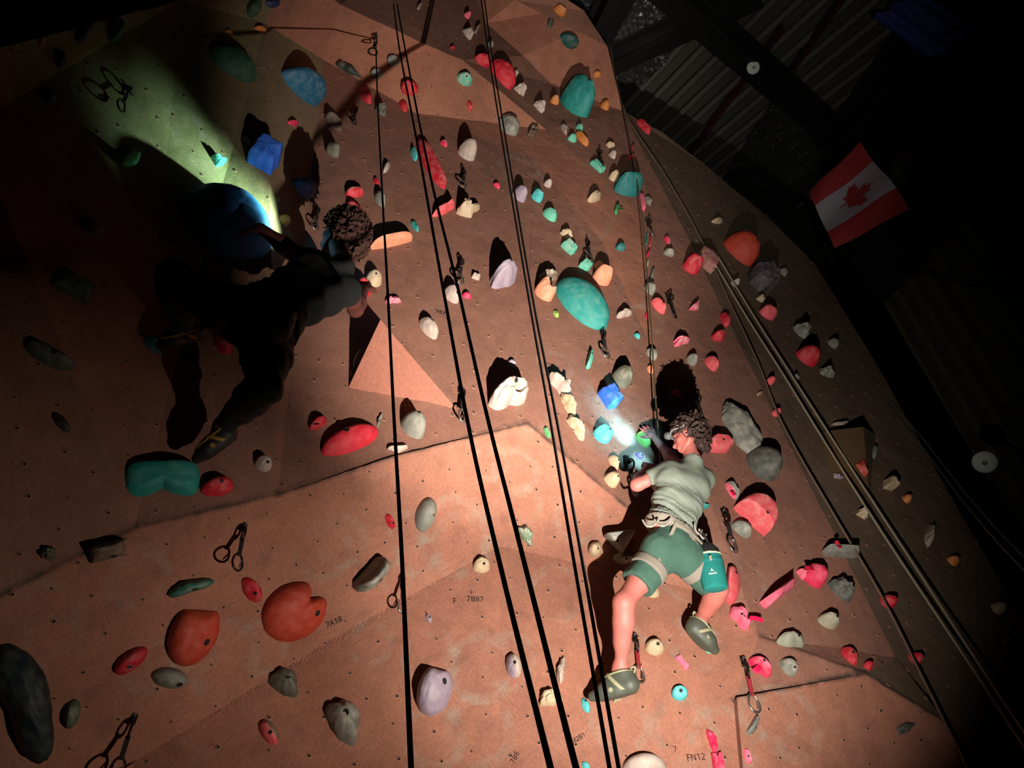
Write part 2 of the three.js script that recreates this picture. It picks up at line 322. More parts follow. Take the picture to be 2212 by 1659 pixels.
  // small round fittings
  const fit = (p, n, r, label) => {
    const t = thing('round_fitting', label, 'light fitting', p), q = new THREE.Quaternion().setFromUnitVectors(V(0, 1, 0), n);
    const L = (pts) => { const g = new THREE.LatheGeometry(pts.map(([x, y]) => new THREE.Vector2(x * r, y * r)), 28); g.applyQuaternion(q); return g; };
    mesh('disc', L([[0, 0.32], [0.55, 0.3], [0.9, 0.2], [1, 0.05], [0.98, -0.1], [0, -0.1]]), std(0xd8dcd2, 0.6), t);
    mesh('hub', L([[0, 0.5], [0.2, 0.48], [0.24, 0.25], [0.24, 0]]), std(0x8a8c86, 0.6), t);
    return t;
  };
  fit(nearRoof(1627, 146, 0.7), V(0, -1, 0.5).normalize(), 0.075, 'small pale round fitting under the long black roof beam');
  const fp = far(2127, 998, 8.2);
  const ft = fit(fp, V(-0.5, -0.75, 0.5).normalize(), 0.105, 'pale flat disc fitting on a conduit in the dark hall beside the teal ropes');
  mesh('conduit', tube([V(0, 0, -0.02), local(ft, far(2165, 1010, 8.35)), local(ft, far(2240, 1075, 8.6))], 0.022, 20), std(0x2c2c2a, 0.7), ft);
  // dark blue sheet added for an unidentified blue area high up
  { const c = [[1890, 40], [1985, -15], [2110, 60], [2010, 130]].map(([x, y]) => far(x, y, 8.2)), g = new THREE.BufferGeometry(), pos = [], idx = [], n = 14;
    for (let i = 0; i <= n; i++) for (let j = 0; j <= n; j++) { const p = c[0].clone().lerp(c[1], i / n).lerp(c[3].clone().lerp(c[2], i / n), j / n); p.y += 0.05 * Math.sin(i * 1.1) + 0.03 * Math.cos(j); pos.push(p.x, p.y, p.z); }
    for (let i = 0; i < n; i++) for (let j = 0; j < n; j++) { const k = i * (n + 1) + j; idx.push(k, k + 1, k + n + 1, k + 1, k + n + 2, k + n + 1); }
    g.setAttribute('position', new THREE.Float32BufferAttribute(pos, 3)); g.setIndex(idx); g.computeVertexNormals();
    tag(mesh('blue_sheet', g, std(0x1a2260, 0.8, { side: THREE.DoubleSide })), 'dark blue sheet added for an unidentified blue area under the roof girder', 'sheet'); }
  // flag with two red bands and a red leaf on white, hung from the girder
  {
    const top = far(1858, 312, 7.6), left = far(1747, 417, 7.75), right = far(1967, 447, 7.2), bot = far(1803, 537, 7.35);
    const flag = thing('flag', 'large red and white flag with a red maple leaf hanging below the roof girder', 'flag', left);
    const F = (u, v, off = 0) => { // u along the fly (band to band), v up along the bands
      const p = left.clone().lerp(bot, u).lerp(top.clone().lerp(right, u), v);
      const nn = V(-0.45, -0.5, 0.74).normalize();
      return local(flag, p.addScaledVector(nn, off + 0.035 * Math.sin(u * 9 + v * 2) + 0.02 * Math.sin(v * 7 + u * 3)));
    };
    const grid = (u0, u1, m, name) => {
      const n = 16, pos = [], idx = [];
      for (let i = 0; i <= n; i++) for (let j = 0; j <= n; j++) { const p = F(lerp(u0, u1, i / n), j / n); pos.push(p.x, p.y, p.z); }
      for (let i = 0; i < n; i++) for (let j = 0; j < n; j++) { const k = i * (n + 1) + j; idx.push(k, k + 1, k + n + 1, k + 1, k + n + 2, k + n + 1); }
      const g = new THREE.BufferGeometry(); g.setAttribute('position', new THREE.Float32BufferAttribute(pos, 3)); g.setIndex(idx); g.computeVertexNormals(); mesh(name, g, m, flag);
    };
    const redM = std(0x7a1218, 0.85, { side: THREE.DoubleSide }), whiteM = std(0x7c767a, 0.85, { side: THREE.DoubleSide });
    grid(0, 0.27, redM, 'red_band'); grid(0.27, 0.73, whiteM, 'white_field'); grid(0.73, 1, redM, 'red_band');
    const half = [[0, 1], [0.13, 0.76], [0.27, 0.83], [0.2, 0.42], [0.38, 0.6], [0.43, 0.5], [0.66, 0.55], [0.6, 0.36], [0.68, 0.3], [0.33, 0.02], [0.37, -0.1], [0.03, -0.05], [0.03, -0.35]];
    const out = [...half, ...half.slice(1).reverse().map(([x, y]) => [-x, y])], shape = new THREE.Shape(out.map(([x, y]) => new THREE.Vector2(x, y)));
    const sg = new THREE.ShapeGeometry(shape), pa = sg.attributes.position;
    for (let i = 0; i < pa.count; i++) { const p = F(0.5 + pa.getX(i) * 0.26, 0.44 + pa.getY(i) * 0.38, 0.012); pa.setXYZ(i, p.x, p.y, p.z); }
    sg.computeVertexNormals(); mesh('maple_leaf', sg, redM, flag);
  }
  // the torch that lights the scene, on its stand below the frame, plus an added roof fill
  const torch = (pos, target, label) => {
    const t = thing('torch', label, 'torch', V(pos.x, 0, pos.z));
    const aim = target.clone().sub(pos).normalize(), q = new THREE.Quaternion().setFromUnitVectors(V(0, 1, 0), aim), hp = V(0, pos.y, 0);
    const L = (pts) => { const g = new THREE.LatheGeometry(pts.map(([x, y]) => new THREE.Vector2(x, y)), 24); g.applyQuaternion(q); g.translate(hp.x, hp.y, hp.z); return g; };
    mesh('barrel', L([[0, -0.16], [0.014, -0.16], [0.014, -0.04], [0.022, -0.01], [0.022, 0.012], [0.019, 0.012], [0.012, 0.0], [0, 0.0]]), std(0x111111, 0.5), t);
    mesh('lens', L([[0, 0.004], [0.018, 0.005], [0.018, 0.003]]), new THREE.MeshStandardMaterial({ color: 0xffffff, emissive: 0xfff0d8, emissiveIntensity: 6 }), t);
    const bm = aim.clone().multiplyScalar(-0.1).add(hp); bm.y -= 0.012;
    mesh('pole', new THREE.CylinderGeometry(0.008, 0.008, bm.y, 8).translate(bm.x, bm.y / 2, bm.z), std(0x161616, 0.6), t);
    for (let k = 0; k < 3; k++) { const a = k * 2.1 + 0.4; mesh('leg', bar(V(bm.x, 0.35, bm.z), V(bm.x + 0.3 * Math.cos(a), 0.005, bm.z + 0.3 * Math.sin(a)), 0.012, 0.012), std(0x161616, 0.6), t); }
  };
  torch(TORCH, TORCH_AIM, 'bright hand torch clamped on a slim floor stand aimed up the wall');
  torch(TORCH2, at(1460, 220, 8), 'added unseen fill lamp on a slim floor stand brightening the roof');  // lamp and stand added only to brighten the roof
}
// ---------------------------------------------------------------- climbing holds
const COL = {
  red: 0xc4142a, coral: 0xe2545a, pink: 0xe8607a, hotpink: 0xd8174c, salmon: 0xe08a66, teal: 0x1b8a80, tealD: 0x106a68, mint: 0x63b89c, aqua: 0x3fb0b0, grey: 0x7b7a6f, greyD: 0x4c4d45, lilac: 0x9a8796, cream: 0xb8a07e, white: 0xb09c90,
  blue: 0x2262cc, navy: 0x20305a, green: 0x3f8f58, greenD: 0x28503c, lime: 0x8fae52, orange: 0xd07a2c, yellow: 0xd0a020, brown: 0x6e5a48, olive: 0x5c5a48, purple: 0x8a4fb0, orangeR: 0xb83a22, steelblue: 0x4a5878,
};
const holdMat = std(0xffffff, 0.66, { vertexColors: true, bumpMap: grain, bumpScale: 0.003 });
const boltMat = std(0x17120f, 0.7), steelMat = std(0x8f8a84, 0.35, { metalness: 0.8 }), tapeMat = { red: std(0xd0123c, 0.6, { side: THREE.DoubleSide }), pink: std(0xe8104e, 0.6, { side: THREE.DoubleSide }), green: std(0x1f6a30, 0.6, { side: THREE.DoubleSide }) };
// outline radius (unit) by kind; y > 0 is the side that faces up the wall
const OUT = {
  dome: () => 1,
  egg: (t) => 1 - 0.16 * Math.cos(t),
  half: (t) => { const s = Math.sin(t); return s > 0 ? Math.min(1, 0.3 / Math.max(s, 0.02)) : 1; },
  moon: (t) => { const s = -Math.sin(t); return s > 0 ? Math.min(1, 0.22 / Math.max(s, 0.02)) : 1; },
  half2: (t) => { const s = Math.sin(t); return s > 0 ? Math.min(1, 0.6 / Math.max(s, 0.02)) : 1; },
  tri: (t) => 0.72 / Math.cos(((t + Math.PI / 2 + 6.28) % 2.0944) - 1.0472) * 0.86,
  hex: (t) => 0.9 / Math.cos(((t + 6.3) % 1.0472) - 0.5236),
  board: (t) => Math.min(1 / Math.max(Math.abs(Math.cos(t)), 1e-3), 1 / Math.max(Math.abs(Math.sin(t)), 1e-3)) * 0.86,
  bite: (t) => 1 - 0.42 * Math.exp(-(((t - 0.5 + Math.PI) % (2 * Math.PI) - Math.PI) ** 2) / 0.07),
  cut: (t) => Math.min(1, 0.72 / Math.max(Math.cos(t - 0.15), 0.02)),
  bean: (t) => 1 - 0.22 * Math.exp(-((t + 1.2) ** 2) / 0.12),
  lobes: (t) => 0.86 + 0.2 * Math.cos(2 * t) + 0.1 * Math.cos(3 * t + 1),
  rock: (t) => 0.92 + 0.1 * Math.cos(3 * t + 1) + 0.06 * Math.cos(5 * t),
  drop: (t) => 0.62 + 0.38 * Math.pow(Math.abs(Math.cos((t - Math.PI / 2 + Math.PI) / 2)), 1.6),
  arch: (t) => { const s = -Math.sin(t); return s > 0.1 ? 1 - 0.62 * Math.exp(-((Math.abs(t + Math.PI / 2)) ** 2) / 0.22) : 1; },
  gate: (t) => Math.pow(Math.pow(Math.abs(Math.cos(t)), 5) + Math.pow(Math.abs(Math.sin(t)), 5), -0.2) * (1 - 0.72 * Math.exp(-((t + Math.PI / 2) ** 2) / 0.4)) * 0.93,
  star: (t) => 0.75 + 0.28 * Math.cos(3 * t + 0.5),
};
const PROF = { disc: [0.35, 0.6], board: [0.22, 0.45], hex: [0.25, 0.5], tri: [0.5, 0.8], half: [0.55, 0.75], half2: [0.6, 0.8], moon: [0.4, 0.6], arch: [0.5, 0.7], gate: [0.45, 0.6] };
function holdGeo(kind, L, W, p, color, o) {
  const big = L > 0.24, N = big ? 64 : 40, M = big ? 16 : 10, s0 = rr(0, 50), pos = [], uv = [], idx = [], at0 = [];
  const [ex, ez] = PROF[o.prof ?? kind] ?? [0.9, 0.95], out = OUT[kind] ?? OUT.dome, rough = o.n ?? (kind === 'rock' ? 0.14 : kind === 'lobes' ? 0.1 : 0.035);
  const tilt = o.tilt ?? (kind === 'half' ? 0.55 : kind === 'half2' ? 0.4 : 0.22), skew = o.skew ?? 0.12;
  for (let i = 0; i <= M; i++) {
    const a = i / M * Math.PI / 2, r = i === M ? 0 : Math.pow(Math.cos(a), ex), h = Math.pow(Math.sin(a), ez);
    for (let j = 0; j < N; j++) {
      const t = j / N * Math.PI * 2 - Math.PI, R = out(t) * r, n = 1 + rough * fbm(Math.cos(t) * R * 1.7 + s0, Math.sin(t) * R * 1.7, h * 1.4, 3) * 2;
      let x = Math.cos(t) * R * n, y = Math.sin(t) * R * n, z = h * (1 + tilt * y) * n;
      if (o.groove) z -= 0.07 * h * Math.max(0, Math.sin((y * 0.9 + x * 0.35 + 0.2 * fbm(x * 2 + s0, y * 2, 0, 2)) * 13)) ** 2;
      if (o.dent) { const d = ((x - o.dent[0]) ** 2 + (y - o.dent[1]) ** 2) / (o.dent[2] ** 2); z -= h * 0.55 * Math.exp(-d); }
      if (o.nose) { const d = ((x - o.nose[0]) ** 2 + (y - o.nose[1]) ** 2) / 0.09; z += h * 0.6 * Math.exp(-d); }
      y += skew * h;
      const q = [x * L / 2, y * W / 2, z * p - 0.012]; pos.push(...q); uv.push(q[0] * 1.0, q[1] * 1.0 + q[2] * 0.7); at0.push([x, y]);
    }
  }
  for (let i = 0; i < M; i++) for (let j = 0; j < N; j++) { const a = i * N + j, b = i * N + (j + 1) % N; idx.push(a, b, a + N, b, b + N, a + N); }
  const g = new THREE.BufferGeometry();
  g.setAttribute('position', new THREE.Float32BufferAttribute(pos, 3)); g.setAttribute('uv', new THREE.Float32BufferAttribute(uv, 2)); g.setIndex(idx);
  const c = new THREE.Color(color), c2 = o.two ? new THREE.Color(COL[o.two]) : null, cols = [];
  for (let i = 0; i < pos.length; i += 3) {
    const x = pos[i], y = pos[i + 1], z = pos[i + 2], n = fbm(x * 16 + s0, y * 16, z * 16, 3), w = clamp((o.chalk ?? 0.12) * (0.4 + 1.8 * n) * (0.4 + z / p), 0, 0.7), k = 0.94 + 0.14 * n + 0.08 * N3(x * 90 + s0, y * 90, z * 90);
    const b = c2 && at0[i / 3][1] > (o.split ?? 0.1) ? c2 : c;
    cols.push(lerp(b.r * k, 0.55, w), lerp(b.g * k, 0.46, w), lerp(b.b * k, 0.38, w));
  }
  g.setAttribute('color', new THREE.Float32BufferAttribute(cols, 3)); g.computeVertexNormals();
  return g;
}
const HOLDS = [];
// x, y, length and width in the frame, angle of the long axis, kind, colour, protrusion (of the width), label, options
function H(x, y, l, w, ang, kind, color, p, label, o = {}) {
  const h = hit(x, y), n = h.n, a = ang * Math.PI / 180;
  const along = (dx, dy) => { const r = ray(x + dx, y + dy), k = h.p.clone().sub(EYE).dot(n) / r.dot(n); return r.multiplyScalar(k).add(EYE).sub(h.p); };
  const e1v = along(Math.cos(a) * 10, -Math.sin(a) * 10), L = clamp(e1v.length() / 10 * l, 0, l * h.d / FOCAL * 1.7); const e1 = e1v.clone().normalize();
  const e2 = new THREE.Vector3().crossVectors(n, e1).normalize(), q0 = toPix(h.p), q1 = toPix(h.p.clone().addScaledVector(e2, 0.02));
  const perp = Math.abs((q1[0] - q0[0]) * Math.sin(a) + (q1[1] - q0[1]) * Math.cos(a)) / 0.02;
  const cosv = Math.abs(ray(x, y).normalize().dot(n)), W = clamp(w / Math.max(perp, 1), w * h.d / FOCAL * 0.6, w * h.d / FOCAL * 1.75) * (1 - 0.7 * Math.min(p, 0.75) * Math.sqrt(1 - cosv * cosv));
  const prot = o.prot ?? Math.min(p * Math.min(L, W) * (l > 100 ? 1.15 : 1.85), 0.3), name = o.name ?? 'climbing_hold', t = thing(name, label, o.cat ?? 'climbing hold', h.p.clone(), o.group);
  t.quaternion.setFromRotationMatrix(new THREE.Matrix4().makeBasis(e1, e2, n));
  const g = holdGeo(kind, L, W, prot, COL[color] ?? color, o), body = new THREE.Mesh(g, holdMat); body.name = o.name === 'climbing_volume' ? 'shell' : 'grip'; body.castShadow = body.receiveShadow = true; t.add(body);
  const surf = (u, v) => { const pa = g.attributes.position, na = g.attributes.normal; let b = 0, bd = 1e9; for (let i = 0; i < pa.count; i++) { const d = (pa.getX(i) - u * L / 2) ** 2 + (pa.getY(i) - v * W / 2) ** 2; if (pa.getZ(i) > 0 && d < bd) { bd = d; b = i; } } return { p: V(pa.getX(b), pa.getY(b), pa.getZ(b)), n: V(na.getX(b), na.getY(b), na.getZ(b)) }; };
  if (!o.plain) {
    const [bu, bv] = o.bolt ?? [0.1, -0.1], s = surf(bu, bv), r = clamp(0.012 * (o.bs ?? 1), 0.004, Math.min(L, W) * 0.11), q = new THREE.Quaternion().setFromUnitVectors(V(0, 0, 1), s.n);
    const rg = new THREE.TorusGeometry(r, r * 0.28, 6, 14), cg = new THREE.CircleGeometry(r, 14);
    for (const [geo, m, nm, dz] of [[rg, o.steel ? steelMat : boltMat, 'bolt_rim', 0.0005], [cg, boltMat, 'bolt_hole', 0.0012]]) { const b = new THREE.Mesh(geo, m); b.name = nm; b.position.copy(s.p).addScaledVector(s.n, dz); b.quaternion.copy(q); t.add(b); }
  }
  for (const [tu, tv, dx, dy, c] of o.tape ?? []) {   // a strip of route tape, hanging free at its end
    const s = surf(tu, tv), wv = V(-dy, dx, 0).normalize(), d = V(dx, dy, 0).normalize(), len = Math.hypot(dx, dy) * W / 2, pos = [], idx = [], tw = 0.014;
    for (let i = 0; i <= 6; i++) { const c0 = s.p.clone().addScaledVector(d, len * i / 6).add(V(0, 0, 0.004 + 0.018 * Math.sin(i / 6 * 2.2))); for (const k of [-1, 1]) { const q = c0.clone().addScaledVector(wv, k * tw); pos.push(q.x, q.y, q.z); } if (i < 6) idx.push(i * 2, i * 2 + 1, i * 2 + 2, i * 2 + 1, i * 2 + 3, i * 2 + 2); }
    const tg = new THREE.BufferGeometry(); tg.setAttribute('position', new THREE.Float32BufferAttribute(pos, 3)); tg.setIndex(idx); tg.computeVertexNormals();
    const m = new THREE.Mesh(tg, tapeMat[c ?? 'pink']); m.name = 'route_tape'; m.castShadow = true; m.userData = { label: `${c === 'green' ? 'green' : c === 'red' ? 'red' : 'bright pink'} tape strip` }; t.add(m);
  }
  HOLDS.push({ t, p: h.p, x, y });
  return t;
}
// --- big slopers and shapes first
H(1255, 660, 142, 76, -47, 'dome', 'teal', 0.46, 'large smooth teal oval sloper in the lit face above the blue wedge', { chalk: 0.1, bolt: [-0.2, 0.55], n: 0.012 });
H(487, 495, 214, 150, -28, 'dome', 0x3a86d8, 0.55, 'huge blue dome sloper gripped by the dark-clad climber and lit by a headlamp', { chalk: 0.03, bolt: [-0.1, -0.2], n: 0.012, name: 'climbing_volume', cat: 'climbing volume' });
H(637, 1322, 146, 134, 20, 'bite', 'orangeR', 0.36, 'large round red sloper with a scuffed bite out of its upper edge', { chalk: 0.05, bolt: [0.5, -0.15], n: 0.012 });
H(420, 1368, 150, 112, 68, 'cut', 'orangeR', 0.42, 'large round red sloper with one straight cut edge', { chalk: 0.05, bolt: [-0.1, -0.5], n: 0.012 });
H(757, 955, 132, 60, 22, 'dome', 'red', 0.6, 'long smooth red oval sloper below the triangular volume', { chalk: 0.04, bolt: [-0.1, 0.6], n: 0.012, skew: 0.3 });
H(1080, 166, 74, 30, -50, 'dome', 'red', 0.5, 'long red sloper lying in the dark recess above the upper lit band', { chalk: 0.05, plain: true });
H(1040, 133, 34, 22, -38, 'dome', 'red', 0.5, 'smaller red blob just above the long red sloper in the dark recess', { plain: true });
H(502, 141, 118, 58, -32, 'dome', 'greenD', 0.5, 'large dark green oval sloper on the dim wall above the blue dome', { chalk: 0.05, n: 0.012, plain: true });
H(648, 192, 96, 48, -38, 'dome', 0x165a78, 0.55, 'large dark blue sloper with a coral hold pressed against its upper edge', { n: 0.012, plain: true });
H(1594, 547, 82, 44, -42, 'dome', 'orangeR', 0.5, 'large orange-red oval sloper on the dim face near the roof edge', { n: 0.012, chalk: 0.04, bolt: [0.3, 0.3] });
H(1240, 232, 68, 48, -42, 'half2', 'teal', 0.7, 'broad teal sloper under the topmost lit band', { plain: true, chalk: 0.05 });
H(1353, 414, 54, 36, -8, 'half2', 'tealD', 0.75, 'dark teal half dome at the lip where the lit band ends', { plain: true, chalk: 0.04 });
H(1646, 1012, 78, 58, -60, 'egg', 'greyD', 0.45, 'dark grey rounded sloper below the grey volume with two pink grips', { n: 0.015, bolt: [-0.55, 0.2], bs: 0.6 });
H(940, 1492, 112, 92, 70, 'cut', 'lilac', 0.72, 'big pale lilac dome with one dark bolt hole on the lower orange face', { n: 0.02, bolt: [0.15, -0.3], skew: 0.2, chalk: 0.15 });
H(742, 1560, 104, 86, -62, 'rock', 'grey', 0.8, 'chalky grey cone-shaped hold with a broken white rim on the lower orange face', { n: 0.05, bolt: [0.05, 0.1], chalk: 0.4, skew: 0.1 });
H(350, 1046, 176, 92, 2, 'gate', 'teal', 0.5, 'wide teal arch with a scooped underside beneath the dark-clad climber', { n: 0.015, plain: true, chalk: 0.06, name: 'climbing_volume', cat: 'climbing volume' });
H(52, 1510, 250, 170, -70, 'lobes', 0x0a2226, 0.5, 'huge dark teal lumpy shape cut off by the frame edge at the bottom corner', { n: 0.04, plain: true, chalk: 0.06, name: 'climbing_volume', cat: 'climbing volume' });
H(1392, 1662, 96, 66, 0, 'dome', 'white', 0.5, 'pale cream dome sloper poking up over the bottom edge beside the twin black ropes', { n: 0.015, plain: true, chalk: 0.2 });
H(1620, 1124, 92, 74, -42, 'moon', 'coral', 0.34, 'large pink half-moon sloper below the dark grey rounded one', { n: 0.012, bolt: [0.3, 0.1], bs: 0.6, chalk: 0.2 });
H(1580, 1265, 80, 46, 84, 'half2', 'coral', 0.5, 'pink half-moon slab partly hidden by the teal chalk bag', { n: 0.012, bolt: [0.5, -0.2], bs: 0.6 });
H(1672, 1289, 74, 36, 36, 'board', 'pink', 0.75, 'pink board-like ledge with one clipped corner casting a long pointed shadow', { prof: 'half', n: 0.008, bolt: [-0.3, -0.3], tilt: 0.3, steel: true, chalk: 0.1, prot: 0.15, skew: -0.1 });
H(1812, 1198, 80, 22, -3, 'board', 'grey', 1.1, 'grey board ledge with red tape on the dim face beyond the rope', { n: 0.01, plain: true, tape: [[-0.5, 0.4, 0, -1.3, 'red'], [-0.6, 0.75, 0.9, 0, 'red']] });
H(1596, 932, 140, 58, -60, 'hex', 'grey', 0.42, 'long faceted grey volume carrying two pink grips beside the curly-haired climber', { prof: 'tri', n: 0.05, chalk: 0.35, name: 'climbing_volume', cat: 'climbing volume', plain: true, skew: 0.15 });
H(845, 528, 94, 16, 12, 'half2', 'salmon', 0.75, 'wide salmon ledge casting a tall dark tent-shaped shadow across the single rope', { n: 0.01, plain: true, tilt: 0.2, chalk: 0.2, prot: 0.11, skew: -0.1 });
H(930, 355, 118, 42, -62, 'half2', 'red', 0.5, 'long curved red sloper crossed by the twin dark red ropes', { n: 0.02, plain: true, chalk: 0.2 });
H(1095, 868, 78, 62, 14, 'arch', 'white', 0.75, 'chunky white claw-shaped hold with a deep notch beside the corner crease', { n: 0.05, bolt: [0.1, 0.3], dent: [0.35, -0.1, 0.3], chalk: 0.3 });
H(1083, 611, 56, 46, 12, 'rock', 'lilac', 0.95, 'chunky lilac knob with a cut face casting a long shadow up the wall', { n: 0.05, bolt: [0.1, 0.5], two: 'white', split: 0.55, bs: 0.5 });
// --- lower orange faces
H(232, 1190, 92, 46, 14, 'board', 'brown', 0.7, 'grey-brown block hold with a dark top and one bolt hole under the ledge', { prof: 'half2', n: 0.03, bolt: [0.2, -0.5], tilt: 0.4 });
H(104, 1196, 40, 34, -30, 'rock', 'olive', 0.55, 'small dark olive knob at the shadowed end of the ledge', { plain: true });
H(410, 1268, 98, 44, 16, 'lobes', 0x2c6a5c, 0.55, 'dark green two-lobed hold above the round red slopers', { n: 0.06, bolt: [0.1, -0.2] });
H(546, 1272, 72, 48, -56, 'drop', 'red', 0.4, 'red triangular hold between the two big round red slopers', { n: 0.05, bolt: [0.15, -0.1], bs: 0.7 });
H(283, 1427, 88, 44, 38, 'dome', 'red', 0.45, 'slanting red oval hold with a shiny bolt near the grey knob', { n: 0.03, bolt: [-0.2, -0.2], steel: true });
H(372, 1466, 78, 52, -14, 'egg', 'grey', 0.5, 'grey rounded hold with one bolt hole below the cut red sloper', { n: 0.03, bolt: [0.3, -0.1] });
H(615, 1478, 74, 62, -40, 'rock', 'olive', 0.5, 'dark olive pyramid-like knob on the crease below the bitten red sloper', { n: 0.06, bolt: [0.1, 0.1], bs: 0.8 });
H(583, 1586, 60, 38, -56, 'egg', 'coral', 0.5, 'small coral hold with brown upper half low on the orange face', { bolt: [0.1, 0], bs: 0.7, two: 'brown', split: 0.3 });
H(921, 1106, 76, 50, 74, 'egg', 'grey', 0.4, 'smooth grey egg-shaped hold alone on the bright overhanging band', { n: 0.015, bolt: [-0.1, -0.15], bs: 0.6, steel: true });
H(843, 1126, 44, 22, -66, 'drop', 'red', 0.5, 'small pointed red hold beside the single black rope on the bright band', { bolt: [0.2, 0], bs: 0.6 });
H(797, 1240, 92, 58, 48, 'half2', 'grey', 0.85, 'ribbed grey wedge hold below the small pointed red one', { groove: true, n: 0.04, bolt: [0.0, -0.3], chalk: 0.3 });
H(1040, 1224, 38, 34, 0, 'dome', 'cream', 0.5, 'small round beige hold with three dots at the crease under the bright band', { bolt: [0.1, -0.2], bs: 0.6, n: 0.05 });
H(926, 1336, 26, 16, -60, 'drop', 'lilac', 0.6, 'tiny lilac chip beside the single rope on the lower orange face', { bolt: [0.2, 0], bs: 0.4 });
H(1110, 1443, 52, 40, -75, 'egg', 'lilac', 0.55, 'pinkish lilac hold with a dark bolt between the twin dark ropes', { bolt: [0.0, 0.2], bs: 0.6, two: 'white', split: -0.1 });
H(1212, 1450, 54, 30, 82, 'lobes', 'white', 0.6, 'two-part pale pink hold with carved swirl beside the twin dark ropes', { groove: true, plain: true, chalk: 0.2 });
H(1188, 1512, 50, 40, 0, 'rock', 'cream', 0.55, 'cream hold with a notched edge behind the twin dark ropes', { bolt: [0.4, 0.2], bs: 0.6 });
H(1136, 1155, 50, 30, -60, 'rock', 0x7f9278, 0.5, 'mint grey carved hold on the bright band behind the twin dark ropes', { groove: true, plain: true, chalk: 0.3 });
H(1286, 1186, 34, 32, 60, 'dome', 'cream', 0.55, 'small round cream hold on the bright band near the triangular plate', { bolt: [0.1, -0.2], bs: 0.5 });
H(1338, 1168, 66, 54, 6, 'tri', 'grey', 0.6, 'grey triangular plate with a worn emblem at the climber\'s hip', { prof: 'board', n: 0.01, bolt: [-0.2, 0.0], bs: 0.5, chalk: 0.3 });
H(1346, 1206, 44, 28, 0, 'dome', 0x7c8268, 0.6, 'greenish grey round hold under the triangular plate', { bolt: [0.2, -0.2], bs: 0.6 });
H(1410, 1282, 30, 26, 0, 'dome', 'cream', 0.45, 'cream disc hold peeking out below the hem of the green shorts', { bolt: [-0.2, 0.3], bs: 0.5 });
H(1264, 1524, 36, 20, -70, 'dome', 'aqua', 0.5, 'small aqua oval under the toe of the climber\'s lower shoe', { bolt: [-0.4, 0.2], bs: 0.4 });
H(1265, 1656, 26, 18, -50, 'dome', 'aqua', 0.5, 'small aqua chip at the bottom frame edge between the ropes', { plain: true });
H(1332, 1508, 26, 22, 84, 'tri', 0xa8aa82, 0.5, 'pale green wedge under the arch of the climber\'s lower shoe', { plain: true });
H(1467, 1500, 34, 32, 0, 'dome', 'aqua', 0.42, 'round aqua disc with one bolt below the climber', { prof: 'disc', bolt: [0.1, 0.1], bs: 0.7, n: 0.01 });
H(1413, 1402, 42, 36, -10, 'dome', 'cream', 0.6, 'round cream hold with curved scratches between the climber\'s feet', { bolt: [0.1, -0.1], bs: 0.6, n: 0.04 });
H(1531, 1406, 18, 16, -20, 'dome', 'mint', 0.5, 'tiny mint hold under the toe of the climber\'s upper shoe', { plain: true });
H(1473, 1432, 42, 14, -52, 'board', 'pink', 0.5, 'narrow ridged pink hold above the aqua disc', { groove: true, n: 0.03, plain: true });
H(1626, 1568, 44, 30, 60, 'half2', 'grey', 0.6, 'small layered grey hold on the smooth lower bulge', { groove: true, bolt: [-0.2, -0.3], bs: 0.5 });
H(1537, 1602, 54, 26, -72, 'lobes', 'hotpink', 0.6, 'hot pink knobbly upper piece of a pair at the bottom edge', { groove: true, plain: true, dent: [0, 0, 0.4] });
H(1547, 1648, 46, 26, -80, 'board', 'hotpink', 0.6, 'hot pink grooved lower piece of a pair at the bottom edge', { groove: true, bolt: [-0.6, 0], bs: 0.5 });
H(1613, 1634, 36, 16, -68, 'half2', 'pink', 0.6, 'small pink chip at the edge of the smooth lower bulge', { bolt: [0.1, 0], bs: 0.4 });
H(1640, 1443, 60, 34, -40, 'bean', 'hotpink', 0.6, 'hot pink bean-shaped hold with hanging tape above the lower bulge', { bolt: [-0.1, 0.2], bs: 0.5, two: 'pink', tape: [[-0.1, -0.5, -0.2, -1.7]] });
H(1703, 1446, 46, 32, -52, 'egg', 'grey', 0.6, 'speckled grey oval hold above the lower bulge', { bolt: [0.25, 0], bs: 0.5, chalk: 0.3 });
H(1706, 1391, 60, 28, -8, 'bean', 0x8a8a76, 0.7, 'pale grey mushroom-shaped hold astride the dark crack', { bolt: [0.3, 0.1], bs: 0.6, n: 0.03 });
H(1596, 1338, 54, 40, -50, 'lobes', 'pink', 0.6, 'pink ring-like hold with a deep hollow and tape pointing sideways', { bolt: [0.0, -0.2], bs: 0.5, dent: [0.25, 0.15, 0.3], tape: [[0.6, 0.2, 1.1, 0.9]] });
H(1786, 1346, 44, 36, -20, 'dome', 0x9a927c, 0.7, 'pale grey disc-like hold above the red oval near the rope', { bolt: [0.25, 0.1], bs: 0.6 });
H(1832, 1420, 46, 24, -52, 'dome', 'red', 0.5, 'red oval hold near the tip of the dark crack', { bolt: [0.2, 0.1], bs: 0.6 });
H(1873, 1441, 19, 17, -50, 'dome', 'red', 0.6, 'small round red hold at the very tip of the dark crack', { plain: true });
H(1955, 1573, 44, 30, 28, 'rock', 'greyD', 0.4, 'dark angular grey hold alone on the smooth lower bulge', { plain: true });
H(1813, 1278, 62, 36, -48, 'rock', 'greyD', 0.55, 'dark grey lumpy hold beside the glossy pink one', { bolt: [0.2, 0.1], bs: 0.6 });
H(1756, 1252, 58, 40, -50, 'egg', 'hotpink', 0.6, 'glossy hot pink bulb with a side knob and tape', { bolt: [0.2, 0.6], bs: 0.5, n: 0.03, tape: [[-0.5, -0.4, -0.4, -1.2, 'red']] });
